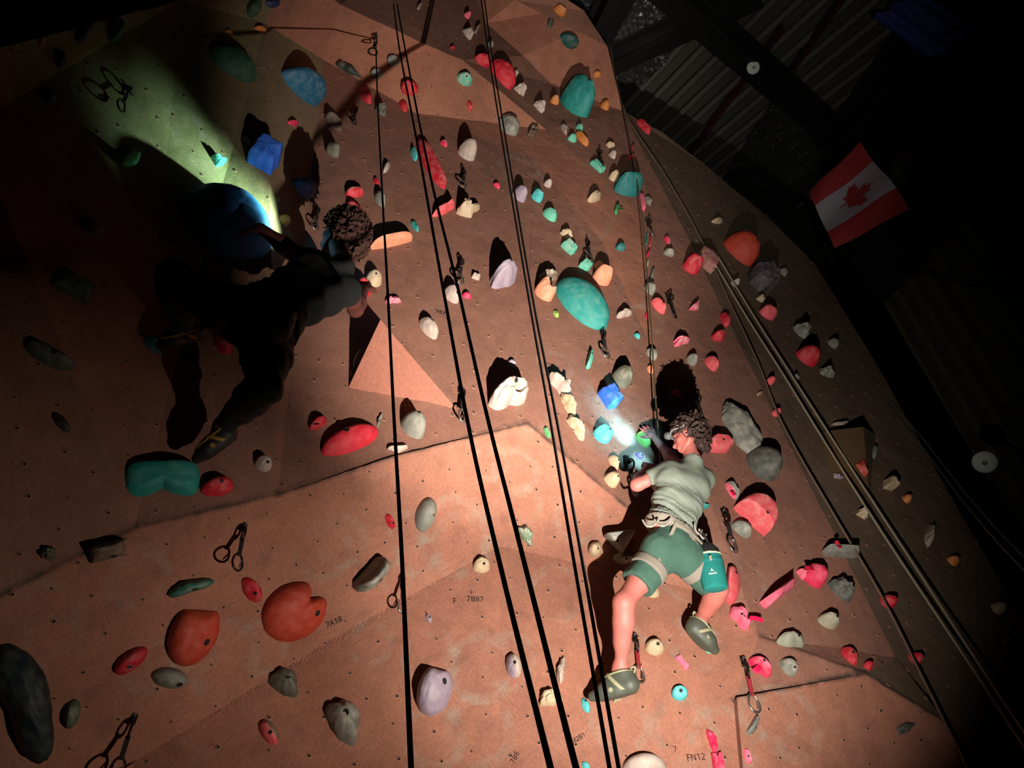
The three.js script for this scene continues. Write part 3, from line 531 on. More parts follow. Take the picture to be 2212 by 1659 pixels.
H(1729, 1241, 24, 20, -60, 'lobes', 'pink', 0.6, 'small pink knob pressed against the glossy hot pink bulb', { plain: true });
H(1578, 1062, 44, 20, -58, 'half2', 'pink', 0.7, 'curved pink and grey hold with a dangling tape tail', { plain: true, two: 'grey', split: -0.3, tape: [[0.6, -0.3, 0.2, -1.9]] });
H(1600, 1146, 50, 28, -36, 'dome', 'grey', 0.5, 'greenish grey flat oval beside the quickdraw under the pink half-moon', { plain: true, chalk: 0.3 });
H(1522, 1095, 22, 16, -20, 'tri', 'teal', 0.5, 'small teal chip at the climber\'s waist', { plain: true });
H(1588, 915, 34, 18, -55, 'dome', 'hotpink', 0.45, 'upper hot pink oval grip on the faceted grey volume', { bolt: [-0.2, 0.2], bs: 0.4, tape: [[0.7, -0.2, 0.4, -0.8]] });
H(1607, 946, 36, 18, -55, 'dome', 'pink', 0.5, 'lower pink grip with trailing tape on the faceted grey volume', { bolt: [-0.3, 0.1], bs: 0.5, steel: true, tape: [[0.5, -0.1, 1.4, -0.5, 'red']] });
H(1571, 888, 26, 18, 40, 'board', 'grey', 0.6, 'small grey plate bolted to the upper end of the faceted volume', { bolt: [0.2, 0.2], bs: 0.5 });
H(1548, 968, 56, 36, -4, 'hex', 'coral', 0.6, 'coral hexagonal plate behind the curly-haired climber\'s head', { n: 0.01, bolt: [0.0, 0.3], bs: 0.5, chalk: 0.2 });
H(1460, 852, 20, 14, -25, 'dome', 'red', 0.6, 'tiny red hold above the curly-haired climber', { plain: true });
// --- brown face beyond the arete
H(1536, 790, 36, 24, -58, 'egg', 'coral', 0.55, 'coral oval hold above the quickdraw near the curly-haired climber', { bolt: [0.0, 0.3], bs: 0.4 });
H(1492, 781, 26, 20, -50, 'dome', 'grey', 0.7, 'small grey round hold below the chalky pink star', { plain: true, chalk: 0.3 });
H(1468, 742, 38, 24, 8, 'star', 'pink', 0.8, 'chalky pink star-like hold on the brown face', { plain: true, chalk: 0.5 });
H(1552, 730, 26, 24, 0, 'egg', 'red', 0.6, 'small red rounded hold below the red drop', { bolt: [-0.2, -0.1], bs: 0.4 });
H(1566, 692, 38, 24, -72, 'drop', 'red', 0.4, 'red drop-shaped hold beside the pale twin ropes', { bolt: [0, 0], bs: 0.3 });
H(1501, 664, 26, 22, 40, 'tri', 'pink', 0.6, 'pink faceted hold with white chalk on the brown face', { plain: true, chalk: 0.5 });
H(1420, 664, 40, 18, -48, 'half2', 'coral', 0.6, 'coral oval hold touching the quickdraw at the arete', { bolt: [0.2, 0.1], bs: 0.4 });
H(1491, 581, 38, 28, -30, 'half2', 'red', 0.6, 'bright red bulb hold beside the pinkish plate', { bolt: [0.2, -0.2], bs: 0.3 });
H(1520, 568, 54, 24, -58, 'hex', 0x9a5f55, 0.5, 'dull pinkish plate with a dark slot beside the bright red bulb', { plain: true });
H(1444, 549, 24, 14, -15, 'dome', 'grey', 0.6, 'small grey hold under the dark shadow on the brown face', { plain: true, chalk: 0.4 });
H(1440, 520, 20, 12, -58, 'dome', 'hotpink', 0.6, 'tiny pink hold high on the brown face', { plain: true, two: 'grey' });
H(1548, 480, 22, 14, 0, 'dome', 'cream', 0.6, 'small cream hold high near the orange-red sloper', { plain: true });
H(1638, 612, 62, 46, -40, 'hex', 0x43383f, 0.4, 'dim purple-grey block below the orange-red sloper', { plain: true });
H(1655, 681, 36, 20, -30, 'half2', 'coral', 0.6, 'dim coral half-round hold below the purple-grey block', { plain: true });
H(1641, 648, 18, 12, -30, 'rock', 'cream', 0.6, 'tiny pale hold just under the purple-grey block', { plain: true });
H(1585, 615, 16, 14, -50, 'rock', 'white', 0.6, 'tiny chalky hold below the orange-red sloper', { plain: true, chalk: 0.5 });
H(1740, 776, 50, 30, -32, 'dome', 'red', 0.55, 'red oval sloper on the dark outer face', { plain: true });
H(1727, 718, 36, 24, -50, 'rock', 'grey', 0.5, 'pale ridged hold above the red oval sloper on the dark outer face', { plain: true, groove: true });
H(1690, 590, 20, 12, -50, 'rock', 'grey', 0.5, 'tiny grey chip beyond the orange-red sloper at the top edge', { plain: true });
H(1796, 745, 26, 16, -50, 'dome', 'grey', 0.5, 'small grey hold near the upper edge of the dark outer face', { plain: true });
H(1783, 808, 32, 18, -24, 'rock', 'grey', 0.5, 'dim grey cluster hold beyond the red oval sloper', { plain: true, groove: true });
H(1661, 826, 18, 15, -40, 'dome', 'coral', 0.7, 'small coral hold between the pale twin ropes and the crease', { plain: true });
H(1640, 851, 16, 13, 40, 'rock', 'cream', 0.6, 'tiny pale hold above the faceted grey volume', { plain: true });
H(1674, 894, 18, 16, -40, 'dome', 'coral', 0.6, 'small coral dot beside the crease above the dark grey sloper', { plain: true });
H(1716, 818, 16, 12, -20, 'rock', 'grey', 0.6, 'tiny grey chip between the pale ropes and the red oval sloper', { plain: true });
H(2005, 1158, 44, 32, 80, 'lobes', 'white', 0.6, 'whitish two-lobed hold on the outer face near the teal ropes', { plain: true });
H(1816, 918, 36, 16, 6, 'tri', 'white', 0.6, 'white wedge hold sitting on the raised brown bulge', { plain: true });
H(1888, 976, 30, 20, 80, 'dome', 'grey', 0.5, 'pale round hold at the end of the raised brown bulge', { plain: true });
H(1847, 1016, 40, 28, -70, 'tri', 'orangeR', 0.5, 'red-orange arrowhead hold beside the pale twin ropes', { plain: true });
H(1808, 1032, 24, 16, -10, 'rock', 'lilac', 0.5, 'dim lilac hold left by the pale twin ropes near the red-orange arrowhead', { bolt: [0.2, 0], bs: 0.5 });
H(1915, 1051, 30, 22, -50, 'tri', 'cream', 0.6, 'cream angular hold on the outer face below the pale round one', { plain: true });
H(1957, 1079, 20, 16, -40, 'dome', 'orange', 0.5, 'small dim orange hold below the cream angular one', { plain: true });
H(1860, 1113, 26, 18, -30, 'rock', 'cream', 0.6, 'chalky cream hold touching the pale twin ropes', { plain: true, chalk: 0.4 });
H(2056, 1214, 24, 18, -30, 'dome', 'orange', 0.5, 'dim orange hold below the whitish two-lobed one', { plain: true });
H(1914, 1302, 32, 28, -60, 'dome', 'red', 0.5, 'round red hold between the yellowish rope and the pale twin ropes', { plain: true });
H(1974, 1424, 30, 24, -60, 'dome', 'red', 0.5, 'lower round red hold crossed by the yellowish rope', { plain: true });
H(2152, 1316, 32, 22, -50, 'dome', 'cream', 0.5, 'pale oval hold near the outer edge low on the dark face', { plain: true });
H(2178, 1382, 34, 22, 30, 'rock', 'grey', 0.5, 'dim grey lump near the outer edge at the frame side', { plain: true });
// --- lit face with the corner crease
H(1173, 636, 44, 34, -42, 'half2', 'salmon', 0.7, 'salmon pocket hold beside the big teal oval', { dent: [0.2, 0.3, 0.3], plain: true, chalk: 0.2 });
H(1182, 600, 36, 22, -10, 'lobes', 'brown', 0.7, 'brown and cream knuckle hold just above the salmon pocket', { plain: true, chalk: 0.4 });
H(1297, 606, 40, 30, -20, 'half2', 'salmon', 0.7, 'orange salmon half-round hold at the arete', { n: 0.02, plain: true });
H(1293, 580, 28, 14, -40, 'half2', 'salmon', 0.7, 'thin salmon crescent above the orange half-round hold', { plain: true });
H(1261, 580, 24, 18, -40, 'board', 'mint', 0.6, 'small mint block above the big teal oval', { bolt: [0.2, 0], bs: 0.4 });
H(1226, 540, 34, 18, -44, 'board', 'mint', 0.65, 'mint wedge hold above the small mint block', { n: 0.03, bolt: [0.2, 0.4], bs: 0.4, chalk: 0.3 });
H(1222, 510, 28, 16, -36, 'lobes', 'cream', 0.6, 'cream lobed hold above the mint wedge', { plain: true });
H(1200, 679, 18, 12, -60, 'dome', 'lime', 0.5, 'tiny pale green hold below the salmon pocket', { bolt: [0, 0], bs: 0.4 });
H(1273, 778, 40, 24, 76, 'half2', 'mint', 0.6, 'ribbed mint hold above the blue wedge', { groove: true, bolt: [0.3, 0], bs: 0.4 });
H(1205, 836, 60, 36, -50, 'lobes', 'white', 0.7, 'upper twisted cream piece of a long carved pair', { n: 0.14, plain: true, dent: [-0.2, 0.3, 0.4] });
H(1226, 878, 58, 26, -62, 'rock', 'cream', 0.7, 'middle cream knuckle of the long carved chain', { n: 0.16, plain: true });
H(1242, 926, 56, 28, -58, 'lobes', 'cream', 0.6, 'lower speckled cream piece of the long carved chain', { n: 0.1, plain: true, chalk: 0.3 });
H(1258, 925, 22, 14, 70, 'half2', 'salmon', 0.7, 'tiny salmon chip clinging to the lower carved cream piece', { plain: true });
H(1310, 866, 48, 34, -58, 'board', 'blue', 0.7, 'bright blue wedge hold beside the headlamp beam', { bolt: [0.2, 0.3], bs: 0.4, n: 0.03, chalk: 0.1 });
H(1298, 943, 42, 32, -38, 'half2', 'aqua', 0.55, 'aqua shield-shaped hold below the blue wedge', { bolt: [0.3, 0.3], bs: 0.4, n: 0.02 });
H(1326, 1002, 34, 20, -56, 'egg', 'cream', 0.7, 'upper of two cream eggs below the headlamp beam', { bolt: [0.2, 0.1], bs: 0.4 });
H(1320, 1042, 36, 28, -50, 'egg', 'cream', 0.7, 'lower of two cream eggs below the headlamp beam', { bolt: [0.2, 0.2], bs: 0.4 });
H(1390, 953, 40, 28, -56, 'egg', 'lime', 0.5, 'yellow-green egg hold by the climber\'s raised hand', { bolt: [0.1, 0.1], bs: 0.5 });
H(1381, 987, 18, 14, -40, 'egg', 'purple', 0.5, 'small purple hold in the headlamp light', { bolt: [0.2, 0.1], bs: 0.5 });
H(1343, 824, 46, 38, -30, 'egg', 'olive', 0.55, 'olive green dome in the climber\'s shadow with a lit rim', { plain: true });
H(1407, 769, 30, 18, -55, 'egg', 'grey', 0.6, 'grey oval hold crossed by the climber\'s own rope', { plain: true, chalk: 0.3 });
H(1403, 800, 20, 14, -65, 'half2', 'salmon', 0.6, 'small beige crescent beside the climber\'s own rope', { plain: true });
H(1376, 728, 16, 10, -50, 'egg', 'aqua', 0.6, 'tiny aqua hold at the edge of the climber\'s shadow', { plain: true });
H(1346, 682, 30, 22, 10, 'lobes', 'white', 0.7, 'pale lobed hold at the head of the climber\'s shadow', { bolt: [0.3, 0.1], bs: 0.4 });
H(1397, 681, 16, 10, 84, 'dome', 'hotpink', 0.6, 'tiny hot pink dot by the climber\'s own rope', { plain: true });
H(1181, 935, 26, 12, -62, 'half2', 'green', 0.6, 'small green chip beside the twin black ropes', { plain: true });
H(1106, 788, 22, 13, -28, 'egg', 'lilac', 0.7, 'small lilac hold above the white claw', { bolt: [0, 0.2], bs: 0.4 });
H(927, 716, 54, 32, -52, 'egg', 'white', 0.6, 'chalky pale oval at the tip of the dark triangular shadow', { bolt: [-0.2, 0.4], bs: 0.4, chalk: 0.3 });
H(848, 652, 32, 18, 0, 'lobes', 'pink', 0.6, 'small pink hold on the single rope above the triangular volume', { dent: [0.1, 0.2, 0.3], plain: true, chalk: 0.3 });
H(976, 644, 40, 30, -45, 'egg', 'white', 0.7, 'pale round hold behind the twin dark red ropes', { bolt: [0.4, 0], bs: 0.6 });
H(1008, 641, 22, 12, -20, 'dome', 'hotpink', 0.6, 'tiny hot pink hold below a quickdraw beside the twin dark red ropes', { plain: true });
H(1027, 601, 20, 11, -20, 'board', 'white', 0.6, 'tiny white hold beside the quickdraw above the lilac knob', { plain: true });
H(896, 491, 30, 14, -56, 'egg', 'teal', 0.55, 'small teal oval beside the salmon ledge', { bolt: [0.1, 0], bs: 0.3 });
H(766, 420, 38, 18, 4, 'half2', 'red', 0.6, 'upper red wedge of a stacked red pair with a pale edge', { plain: true, two: 'brown', split: 0.2 });
H(766, 458, 48, 22, -42, 'half2', 'red', 0.5, 'lower red wedge of a stacked red pair', { bolt: [0.2, 0.2], bs: 0.4 });
H(958, 457, 52, 22, 24, 'bean', 'coral', 0.8, 'coral nose-shaped hold behind the twin dark red ropes', { nose: [0.7, 0.2], n: 0.03, plain: true });
H(1002, 462, 36, 26, -20, 'rock', 'cream', 0.8, 'lumpy pale beige hold beside the coral nose', { plain: true, chalk: 0.4 });
H(1023, 454, 28, 18, 20, 'dome', 'cream', 0.8, 'small pale disc beside the lumpy beige hold', { bolt: [0.1, 0.1], bs: 0.4 });
H(1122, 428, 32, 26, -45, 'egg', 'lilac', 0.7, 'round lilac-grey hold beside the single black rope pair', { plain: true });
H(1158, 430, 26, 18, -40, 'half2', 'aqua', 0.7, 'aqua half-round hold under the tiny green one', { bolt: [0.2, 0.3], bs: 0.3 });
H(1158, 411, 14, 11, -40, 'dome', 'green', 0.5, 'tiny green hold on top of the aqua half-round one', { bolt: [0, 0], bs: 0.4 });
H(1186, 468, 34, 20, -42, 'dome', 'mint', 0.5, 'mint oval hold below the lit upper band', { bolt: [0.3, 0], bs: 0.3 });
H(1182, 401, 18, 14, -30, 'dome', 'white', 0.7, 'tiny pinkish white hold under the lit upper band', { plain: true });
// --- upper lit band and what is above it
H(1283, 430, 28, 24, 20, 'dome', 'cream', 0.65, 'round cream hold on the upper lit band', { bolt: [0.1, 0], bs: 0.4 });
H(1332, 453, 28, 18, 70, 'rock', 'green', 0.6, 'green hold with a tape tail on the upper lit band', { bolt: [0, 0], bs: 0.4, tape: [[0, -0.6, -0.2, -1.6, 'green']] });
H(1340, 537, 20, 17, 0, 'dome', 'tealD', 0.5, 'small dark teal dome below the upper lit band', { plain: true });
H(1396, 517, 32, 10, 84, 'half2', 'teal', 0.6, 'thin teal slice at the arete edge', { plain: true });
H(1404, 522, 30, 13, 84, 'half2', 'coral', 0.7, 'pink slice tight behind the thin teal one', { plain: true });
H(1400, 548, 22, 14, 70, 'lobes', 'hotpink', 0.8, 'hot pink knob below the teal and pink slices', { plain: true });
H(1398, 568, 22, 13, 84, 'drop', 'cream', 0.7, 'cream drop hold below the hot pink knob', { plain: true });
H(1409, 594, 38, 15, 78, 'bean', 'grey', 0.7, 'long grey knuckle hold on the arete below the cream drop', { plain: true });
H(1402, 629, 28, 20, -50, 'egg', 'grey', 0.7, 'grey-green bulb at the lower end of the arete cluster', { plain: true });
H(1386, 436, 40, 15, -78, 'half2', 'pink', 0.5, 'pale pink slab beside the dark teal half dome', { plain: true });
H(1399, 436, 20, 14, -60, 'rock', 'grey', 0.5, 'dim grey lump behind the pale pink slab', { plain: true });
H(1325, 387, 22, 18, -10, 'dome', 'cream', 0.6, 'ring-marked cream hold above the dark teal half dome', { groove: true, plain: true });
H(1289, 363, 36, 13, -42, 'board', 'mint', 0.5, 'slim mint rail on the upper edge of the lit band', { plain: true });
H(1322, 338, 20, 14, -45, 'drop', 'white', 0.7, 'pinkish white nub under a cream crescent', { plain: true });
H(1317, 318, 20, 10, -30, 'half2', 'cream', 0.7, 'cream crescent above the pinkish white nub', { plain: true });
H(1366, 320, 22, 14, 76, 'lobes', 'red', 0.6, 'upper knob of a red pair high on the brown face', { plain: true });
H(1364, 340, 18, 12, 30, 'dome', 'red', 0.6, 'lower knob of a red pair high on the brown face', { plain: true });
H(1388, 276, 40, 14, -50, 'half2', 'red', 0.4, 'long dull red hold under the roof edge at the wall corner', { plain: true });
H(1197, 222, 20, 15, -25, 'dome', 'orange', 0.6, 'tiny pale orange hold beside the broad teal sloper', { plain: true, chalk: 0.3 });
H(1305, 233, 18, 15, -40, 'dome', 'orange', 0.6, 'lower of two small orange holds near the roof corner', { plain: true });
H(1290, 162, 18, 15, 0, 'dome', 'orange', 0.6, 'upper of two small orange holds near the roof corner', { bolt: [0, 0.2], bs: 0.4 });
H(1227, 89, 40, 34, -40, 'dome', 0x14504a, 0.5, 'dark green round hold on the topmost lit band', { plain: true });
H(1190, 47, 30, 20, 70, 'dome', 'greyD', 0.5, 'dark grey oval high on the topmost lit band', { plain: true });
H(1208, 26, 28, 18, -40, 'half2', 'orange', 0.6, 'orange half-round at the very top of the wall', { plain: true });
H(1250, 280, 18, 13, -50, 'dome', 'mint', 0.7, 'pale mint round hold below the broad teal sloper', { plain: true });
H(1218, 281, 24, 14, -65, 'rock', 'white', 0.7, 'chalky white hold below the broad teal sloper', { plain: true });
H(1256, 302, 38, 14, -50, 'half2', 'orange', 0.5, 'long orange crescent on the dim recessed wall', { plain: true });
H(1235, 303, 20, 13, -20, 'dome', 'mint', 0.6, 'small mint hold beside the long orange crescent', { plain: true });
H(1162, 234, 28, 18, -50, 'rock', 'white', 0.6, 'white rocky hold above the grey dome on the lit band', { plain: true });
H(1120, 198, 26, 18, -45, 'rock', 'white', 0.6, 'white ring-like hold beyond the long red sloper', { plain: true });
H(1110, 162, 16, 12, -60, 'drop', 'white', 0.6, 'tiny white drop above the white ring-like hold', { plain: true });
H(1058, 98, 14, 11, -60, 'dome', 'grey', 0.6, 'tiny grey dot above the red slopers in the dark recess', { plain: true });
H(1008, 76, 28, 15, -55, 'rock', 'white', 0.6, 'lower white rocky hold at the top beside the black rope', { plain: true });
H(1030, 62, 32, 18, 60, 'lobes', 'white', 0.6, 'upper white rocky hold at the top beside the black rope', { plain: true });
H(1007, 36, 16, 12, -50, 'dome', 'pink', 0.6, 'small pink hold above the white rocky pair at the top', { plain: true });
H(906, 14, 22, 15, 60, 'rock', 'white', 0.6, 'pinkish white hold at the top frame edge above the twin ropes', { plain: true });
H(977, 104, 12, 10, 0, 'dome', 'red', 0.6, 'tiny red dot on the upper edge of the lit band', { plain: true });
H(1002, 173, 36, 28, -30, 'dome', 'mint', 0.5, 'chalk-ringed mint disc on the upper lit band', { bolt: [-0.1, -0.1], bs: 0.6, chalk: 0.5 });
H(1015, 229, 28, 16, -80, 'drop', 'red', 0.4, 'small red drop below the chalk-ringed mint disc', { bolt: [0, 0], bs: 0.4 });
H(1098, 278, 48, 34, -52, 'egg', 'grey', 0.4, 'grey egg dome on the upper lit band beside the black rope', { plain: true, chalk: 0.4 });
H(1152, 286, 34, 28, 60, 'rock', 'brown', 0.5, 'brown hollow-looking hold beside the grey egg dome', { plain: true, dent: [0, 0.2, 0.4] });
H(885, 192, 38, 34, 0, 'dome', 'red', 0.45, 'round red hold behind the twin dark red ropes on the lit band', { plain: true, n: 0.05 });
H(850, 132, 28, 24, 0, 'dome', 0x6f7d78, 0.45, 'grey-green disc beside the twin dark red ropes', { bolt: [0.3, 0], bs: 0.4, chalk: 0.3 });
H(814, 160, 28, 22, 0, 'dome', 0x5f7574, 0.45, 'grey-teal disc behind the single rope on the lit band', { bolt: [0.1, 0.1], bs: 0.4, chalk: 0.3 });
H(871, 232, 26, 18, -60, 'egg', 'red', 0.5, 'small red egg below the round red one', { plain: true });
H(790, 209, 36, 24, -62, 'dome', 'red', 0.5, 'red oval under the edge of the upper lit band', { plain: true });
H(822, 243, 26, 20, -40, 'rock', 'greyD', 0.6, 'dark grey lump behind the single rope below the lit band', { plain: true });
H(752, 150, 62, 22, -30, 'rock', 0x24302c, 0.5, 'long dark ridge hold on the underside of the lit band', { plain: true });
H(674, 176, 30, 20, -50, 'dome', 'coral', 0.6, 'coral oval resting against the large dark blue sloper', { plain: true });
H(630, 267, 24, 18, -20, 'rock', 'hotpink', 0.6, 'small magenta hold above the blue block', { plain: true });
H(719, 268, 44, 22, -42, 'half2', 'brown', 0.6, 'dim brown hold near a quickdraw below the lit band', { plain: true });
H(718, 333, 32, 22, -30, 'half2', 'olive', 0.8, 'dim olive hold with a tall shadow beside the red wedges', { plain: true });
H(568, 352, 66, 52, -30, 'board', 'blue', 0.6, 'blue block hold in the edge of the headlamp glow', { n: 0.04, plain: true, chalk: 0.04 });
H(532, 305, 24, 15, -45, 'rock', 'greyD', 0.6, 'dark chip above the blue block', { plain: true });
H(655, 412, 44, 32, -40, 'egg', 'steelblue', 0.45, 'dim blue-grey hold above a quickdraw near the reaching arm', { plain: true });
H(835, 364, 24, 20, 60, 'dome', 'white', 0.7, 'small grooved white hold behind the single rope', { groove: true, plain: true });
H(812, 393, 18, 13, -62, 'dome', 'red', 0.6, 'tiny red hold beside the single rope', { plain: true });
H(821, 436, 34, 26, -60, 'egg', 'grey', 0.7, 'grey hold behind the single rope above the salmon ledge', { plain: true });
H(893, 335, 28, 18, -70, 'half2', 'aqua', 0.7, 'aqua hold tight beside the twin dark red ropes', { plain: true });
H(1009, 337, 40, 32, -38, 'egg', 'white', 0.7, 'white hold with a red patch under the lit band', { bolt: [-0.1, 0.5], bs: 0.4 });
H(958, 312, 18, 11, -40, 'dome', 'hotpink', 0.6, 'tiny pink hold under the lit band', { plain: true, two: 'white' });
H(1072, 403, 18, 10, -40, 'dome', 'hotpink', 0.6, 'tiny pink hold beside the quickdraw near the single black rope', { plain: true });
H(690, 916, 42, 24, 28, 'egg', 'red', 0.8, 'small red hold with a stub tail above the long red oval', { bolt: [0.2, 0.4], bs: 0.5, tape: [[-0.6, -0.5, -0.4, -0.8, 'red']] });
H(820, 908, 28, 15, 70, 'lobes', 'grey', 0.8, 'small pale hollow grey hold at the end of the long red oval', { dent: [0, 0, 0.5], plain: true });
H(893, 930, 58, 46, -42, 'egg', 'grey', 0.8, 'grey rounded hold with two screws and a long shadow', { bolt: [-0.2, 0.4], bs: 0.6, n: 0.02 });
H(860, 972, 46, 16, 2, 'tri', 'white', 0.7, 'white wedge just above the dirt-stained ledge', { plain: true });
H(806, 608, 38, 32, -20, 'dome', 'cream', 0.45, 'round beige disc above the dark triangular shadow', { bolt: [0.1, 0], bs: 0.5, n: 0.02 });
H(774, 636, 56, 46, 30, 'half2', 'red', 0.5, 'red hold partly hidden by the dark-clad climber\'s back', { plain: true });
H(570, 1006, 40, 34, -30, 'egg', 'white', 0.7, 'chalky pale knob above the red oval on the dark face', { bolt: [0.2, 0], bs: 0.6, chalk: 0.4 });
H(475, 1054, 74, 42, 8, 'egg', 'red', 0.55, 'red oval hold beside the wide teal arch', { bolt: [0, 0.2], bs: 0.6, n: 0.02 });
// --- dim upper and left wall
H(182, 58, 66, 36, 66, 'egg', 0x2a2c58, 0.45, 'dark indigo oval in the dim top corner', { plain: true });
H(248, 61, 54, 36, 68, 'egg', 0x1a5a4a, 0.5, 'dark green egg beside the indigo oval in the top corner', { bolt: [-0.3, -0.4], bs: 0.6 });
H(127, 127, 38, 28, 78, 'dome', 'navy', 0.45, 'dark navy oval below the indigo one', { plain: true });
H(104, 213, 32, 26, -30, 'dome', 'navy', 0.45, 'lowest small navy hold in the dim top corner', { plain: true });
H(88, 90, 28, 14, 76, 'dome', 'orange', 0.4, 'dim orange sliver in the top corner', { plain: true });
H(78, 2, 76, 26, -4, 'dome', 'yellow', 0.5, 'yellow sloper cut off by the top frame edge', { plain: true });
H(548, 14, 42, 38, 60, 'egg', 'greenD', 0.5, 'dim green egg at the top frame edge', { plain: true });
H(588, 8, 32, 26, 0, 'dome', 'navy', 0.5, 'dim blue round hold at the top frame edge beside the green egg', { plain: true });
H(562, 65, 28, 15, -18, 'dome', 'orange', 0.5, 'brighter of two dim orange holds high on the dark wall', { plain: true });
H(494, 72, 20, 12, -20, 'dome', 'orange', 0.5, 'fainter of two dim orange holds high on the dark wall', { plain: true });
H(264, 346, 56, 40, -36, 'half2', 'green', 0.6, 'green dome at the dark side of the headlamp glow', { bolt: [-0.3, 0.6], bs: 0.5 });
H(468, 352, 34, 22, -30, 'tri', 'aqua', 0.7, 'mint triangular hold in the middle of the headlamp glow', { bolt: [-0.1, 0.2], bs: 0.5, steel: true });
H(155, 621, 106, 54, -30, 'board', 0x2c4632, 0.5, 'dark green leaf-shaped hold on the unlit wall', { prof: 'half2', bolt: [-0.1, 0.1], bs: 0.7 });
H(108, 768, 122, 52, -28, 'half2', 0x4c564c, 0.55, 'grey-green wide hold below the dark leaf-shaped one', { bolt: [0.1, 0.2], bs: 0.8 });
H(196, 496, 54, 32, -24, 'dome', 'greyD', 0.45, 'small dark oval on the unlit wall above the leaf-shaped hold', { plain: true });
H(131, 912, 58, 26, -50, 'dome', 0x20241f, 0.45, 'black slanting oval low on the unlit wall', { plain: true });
H(480, 738, 62, 46, -72, 'dome', 'red', 0.45, 'deep red oval in shadow between the dark-clad climber\'s legs', { plain: true });
H(332, 747, 54, 34, -30, 'dome', 0x1e5a58, 0.5, 'dim teal foothold under the dark-clad climber\'s raised foot', { plain: true });
H(612, 478, 26, 18, -45, 'dome', 'orange', 0.5, 'small orange hold behind the reaching dark sleeve', { bolt: [0.3, 0.1], bs: 0.4 });
H(776, 772, 44, 24, 66, 'egg', 'white', 0.5, 'pale oval lying in the volume\'s dark shadow', { plain: true });
H(764, 802, 34, 18, 66, 'lobes', 'white', 0.5, 'pale hollow ring lying in the volume\'s dark shadow', { dent: [0, 0, 0.5], plain: true });
H(157, 1536, 66, 40, 80, 'egg', 0x55604c, 0.6, 'grey-green knob against the huge dark teal shape', { plain: true });
// triangular plywood volume
function volume(corners, apex, raise, label, color, tone) {
  const hs = corners.map(([x, y]) => hit(x, y)), n = hs[0].n.clone(), c = hs.map((h) => h.p.clone().addScaledVector(n, -0.004)), a = hit(...apex).p.addScaledVector(n, raise);
  const t = thing('climbing_volume', label, 'climbing volume', c[0].clone()), pos = [];
  const m = std(color, 0.85, { map: grainColor, bumpMap: grain, bumpScale: 0.004 });
  for (let i = 0; i < c.length; i++) {
    const p = [c[i], c[(i + 1) % c.length], a].map((q) => local(t, q)), g = new THREE.BufferGeometry();
    const nn = new THREE.Vector3().crossVectors(p[1].clone().sub(p[0]), p[2].clone().sub(p[0])); if (nn.dot(n) < 0) p.reverse();
    g.setAttribute('position', new THREE.Float32BufferAttribute(p.flatMap((q) => [q.x, q.y, q.z]), 3)); g.setAttribute('uv', new THREE.Float32BufferAttribute(p.flatMap((q) => [q.x, q.y]), 2)); g.computeVertexNormals();
    mesh('face', g, m, t);
  }
  return t;
}
volume([[752, 838], [842, 712], [988, 884]], [800, 765], 0.3, 'orange triangular pyramid volume throwing a large angular shadow', 0xb5705a);
volume([[1772, 932], [1893, 938], [1880, 1075], [1795, 1040]], [1835, 945], 0.14, 'low brown bulge with a straight top edge on the dark outer face', 0x7a5a38);
// ---------------------------------------------------------------- quickdraws
const slingMat = std(0x1a1412, 0.9), slingRed = std(0x8a1420, 0.85), binerMat = std(0xb4aca4, 0.28, { metalness: 0.9 }), binerDark = std(0x2b2624, 0.35, { metalness: 0.7 });
function binerGeo(len, w, r) {
  const pts = []; for (let i = 0; i < 20; i++) { const t = i / 20 * Math.PI * 2, k = 0.72 + 0.28 * (Math.cos(t) * 0.5 + 0.5); pts.push(V(Math.sin(t) * w / 2 * (1.25 - 0.45 * Math.cos(t)) * k * 1.15, -len / 2 + Math.cos(t) * len / 2, 0)); }
  return tube(pts, r, 40, 7, true);
}
const QD = (() => {
  const hanger = new RoundedBoxGeometry(0.034, 0.062, 0.008, 2, 0.003); hanger.translate(0, 0.005, 0.014); hanger.rotateX(-0.12);
  const lip = new RoundedBoxGeometry(0.034, 0.008, 0.034, 2, 0.003); lip.translate(0, -0.024, 0.026);
  const bolt = new THREE.CylinderGeometry(0.009, 0.009, 0.02, 6); bolt.rotateX(Math.PI / 2); bolt.translate(0, 0.02, 0.022);
  const up = binerGeo(0.1, 0.055, 0.0062); up.rotateY(Math.PI / 2); up.translate(0, -0.012, 0.036);
  const sl = new RoundedBoxGeometry(0.024, 0.12, 0.01, 2, 0.004); sl.translate(0, -0.155, 0.036);
  const lo = binerGeo(0.108, 0.062, 0.0066); lo.rotateY(0.5); lo.translate(0, -0.2, 0.036);
  const gate = new THREE.CylinderGeometry(0.0045, 0.0045, 0.062, 7); gate.rotateZ(-0.14); gate.translate(0.024, -0.25, 0); gate.rotateY(0.5); gate.translate(0, 0, 0.036);
  return { hanger: mergeGeometries([hanger, lip]), bolt, up, sl, lo, gate };
})();
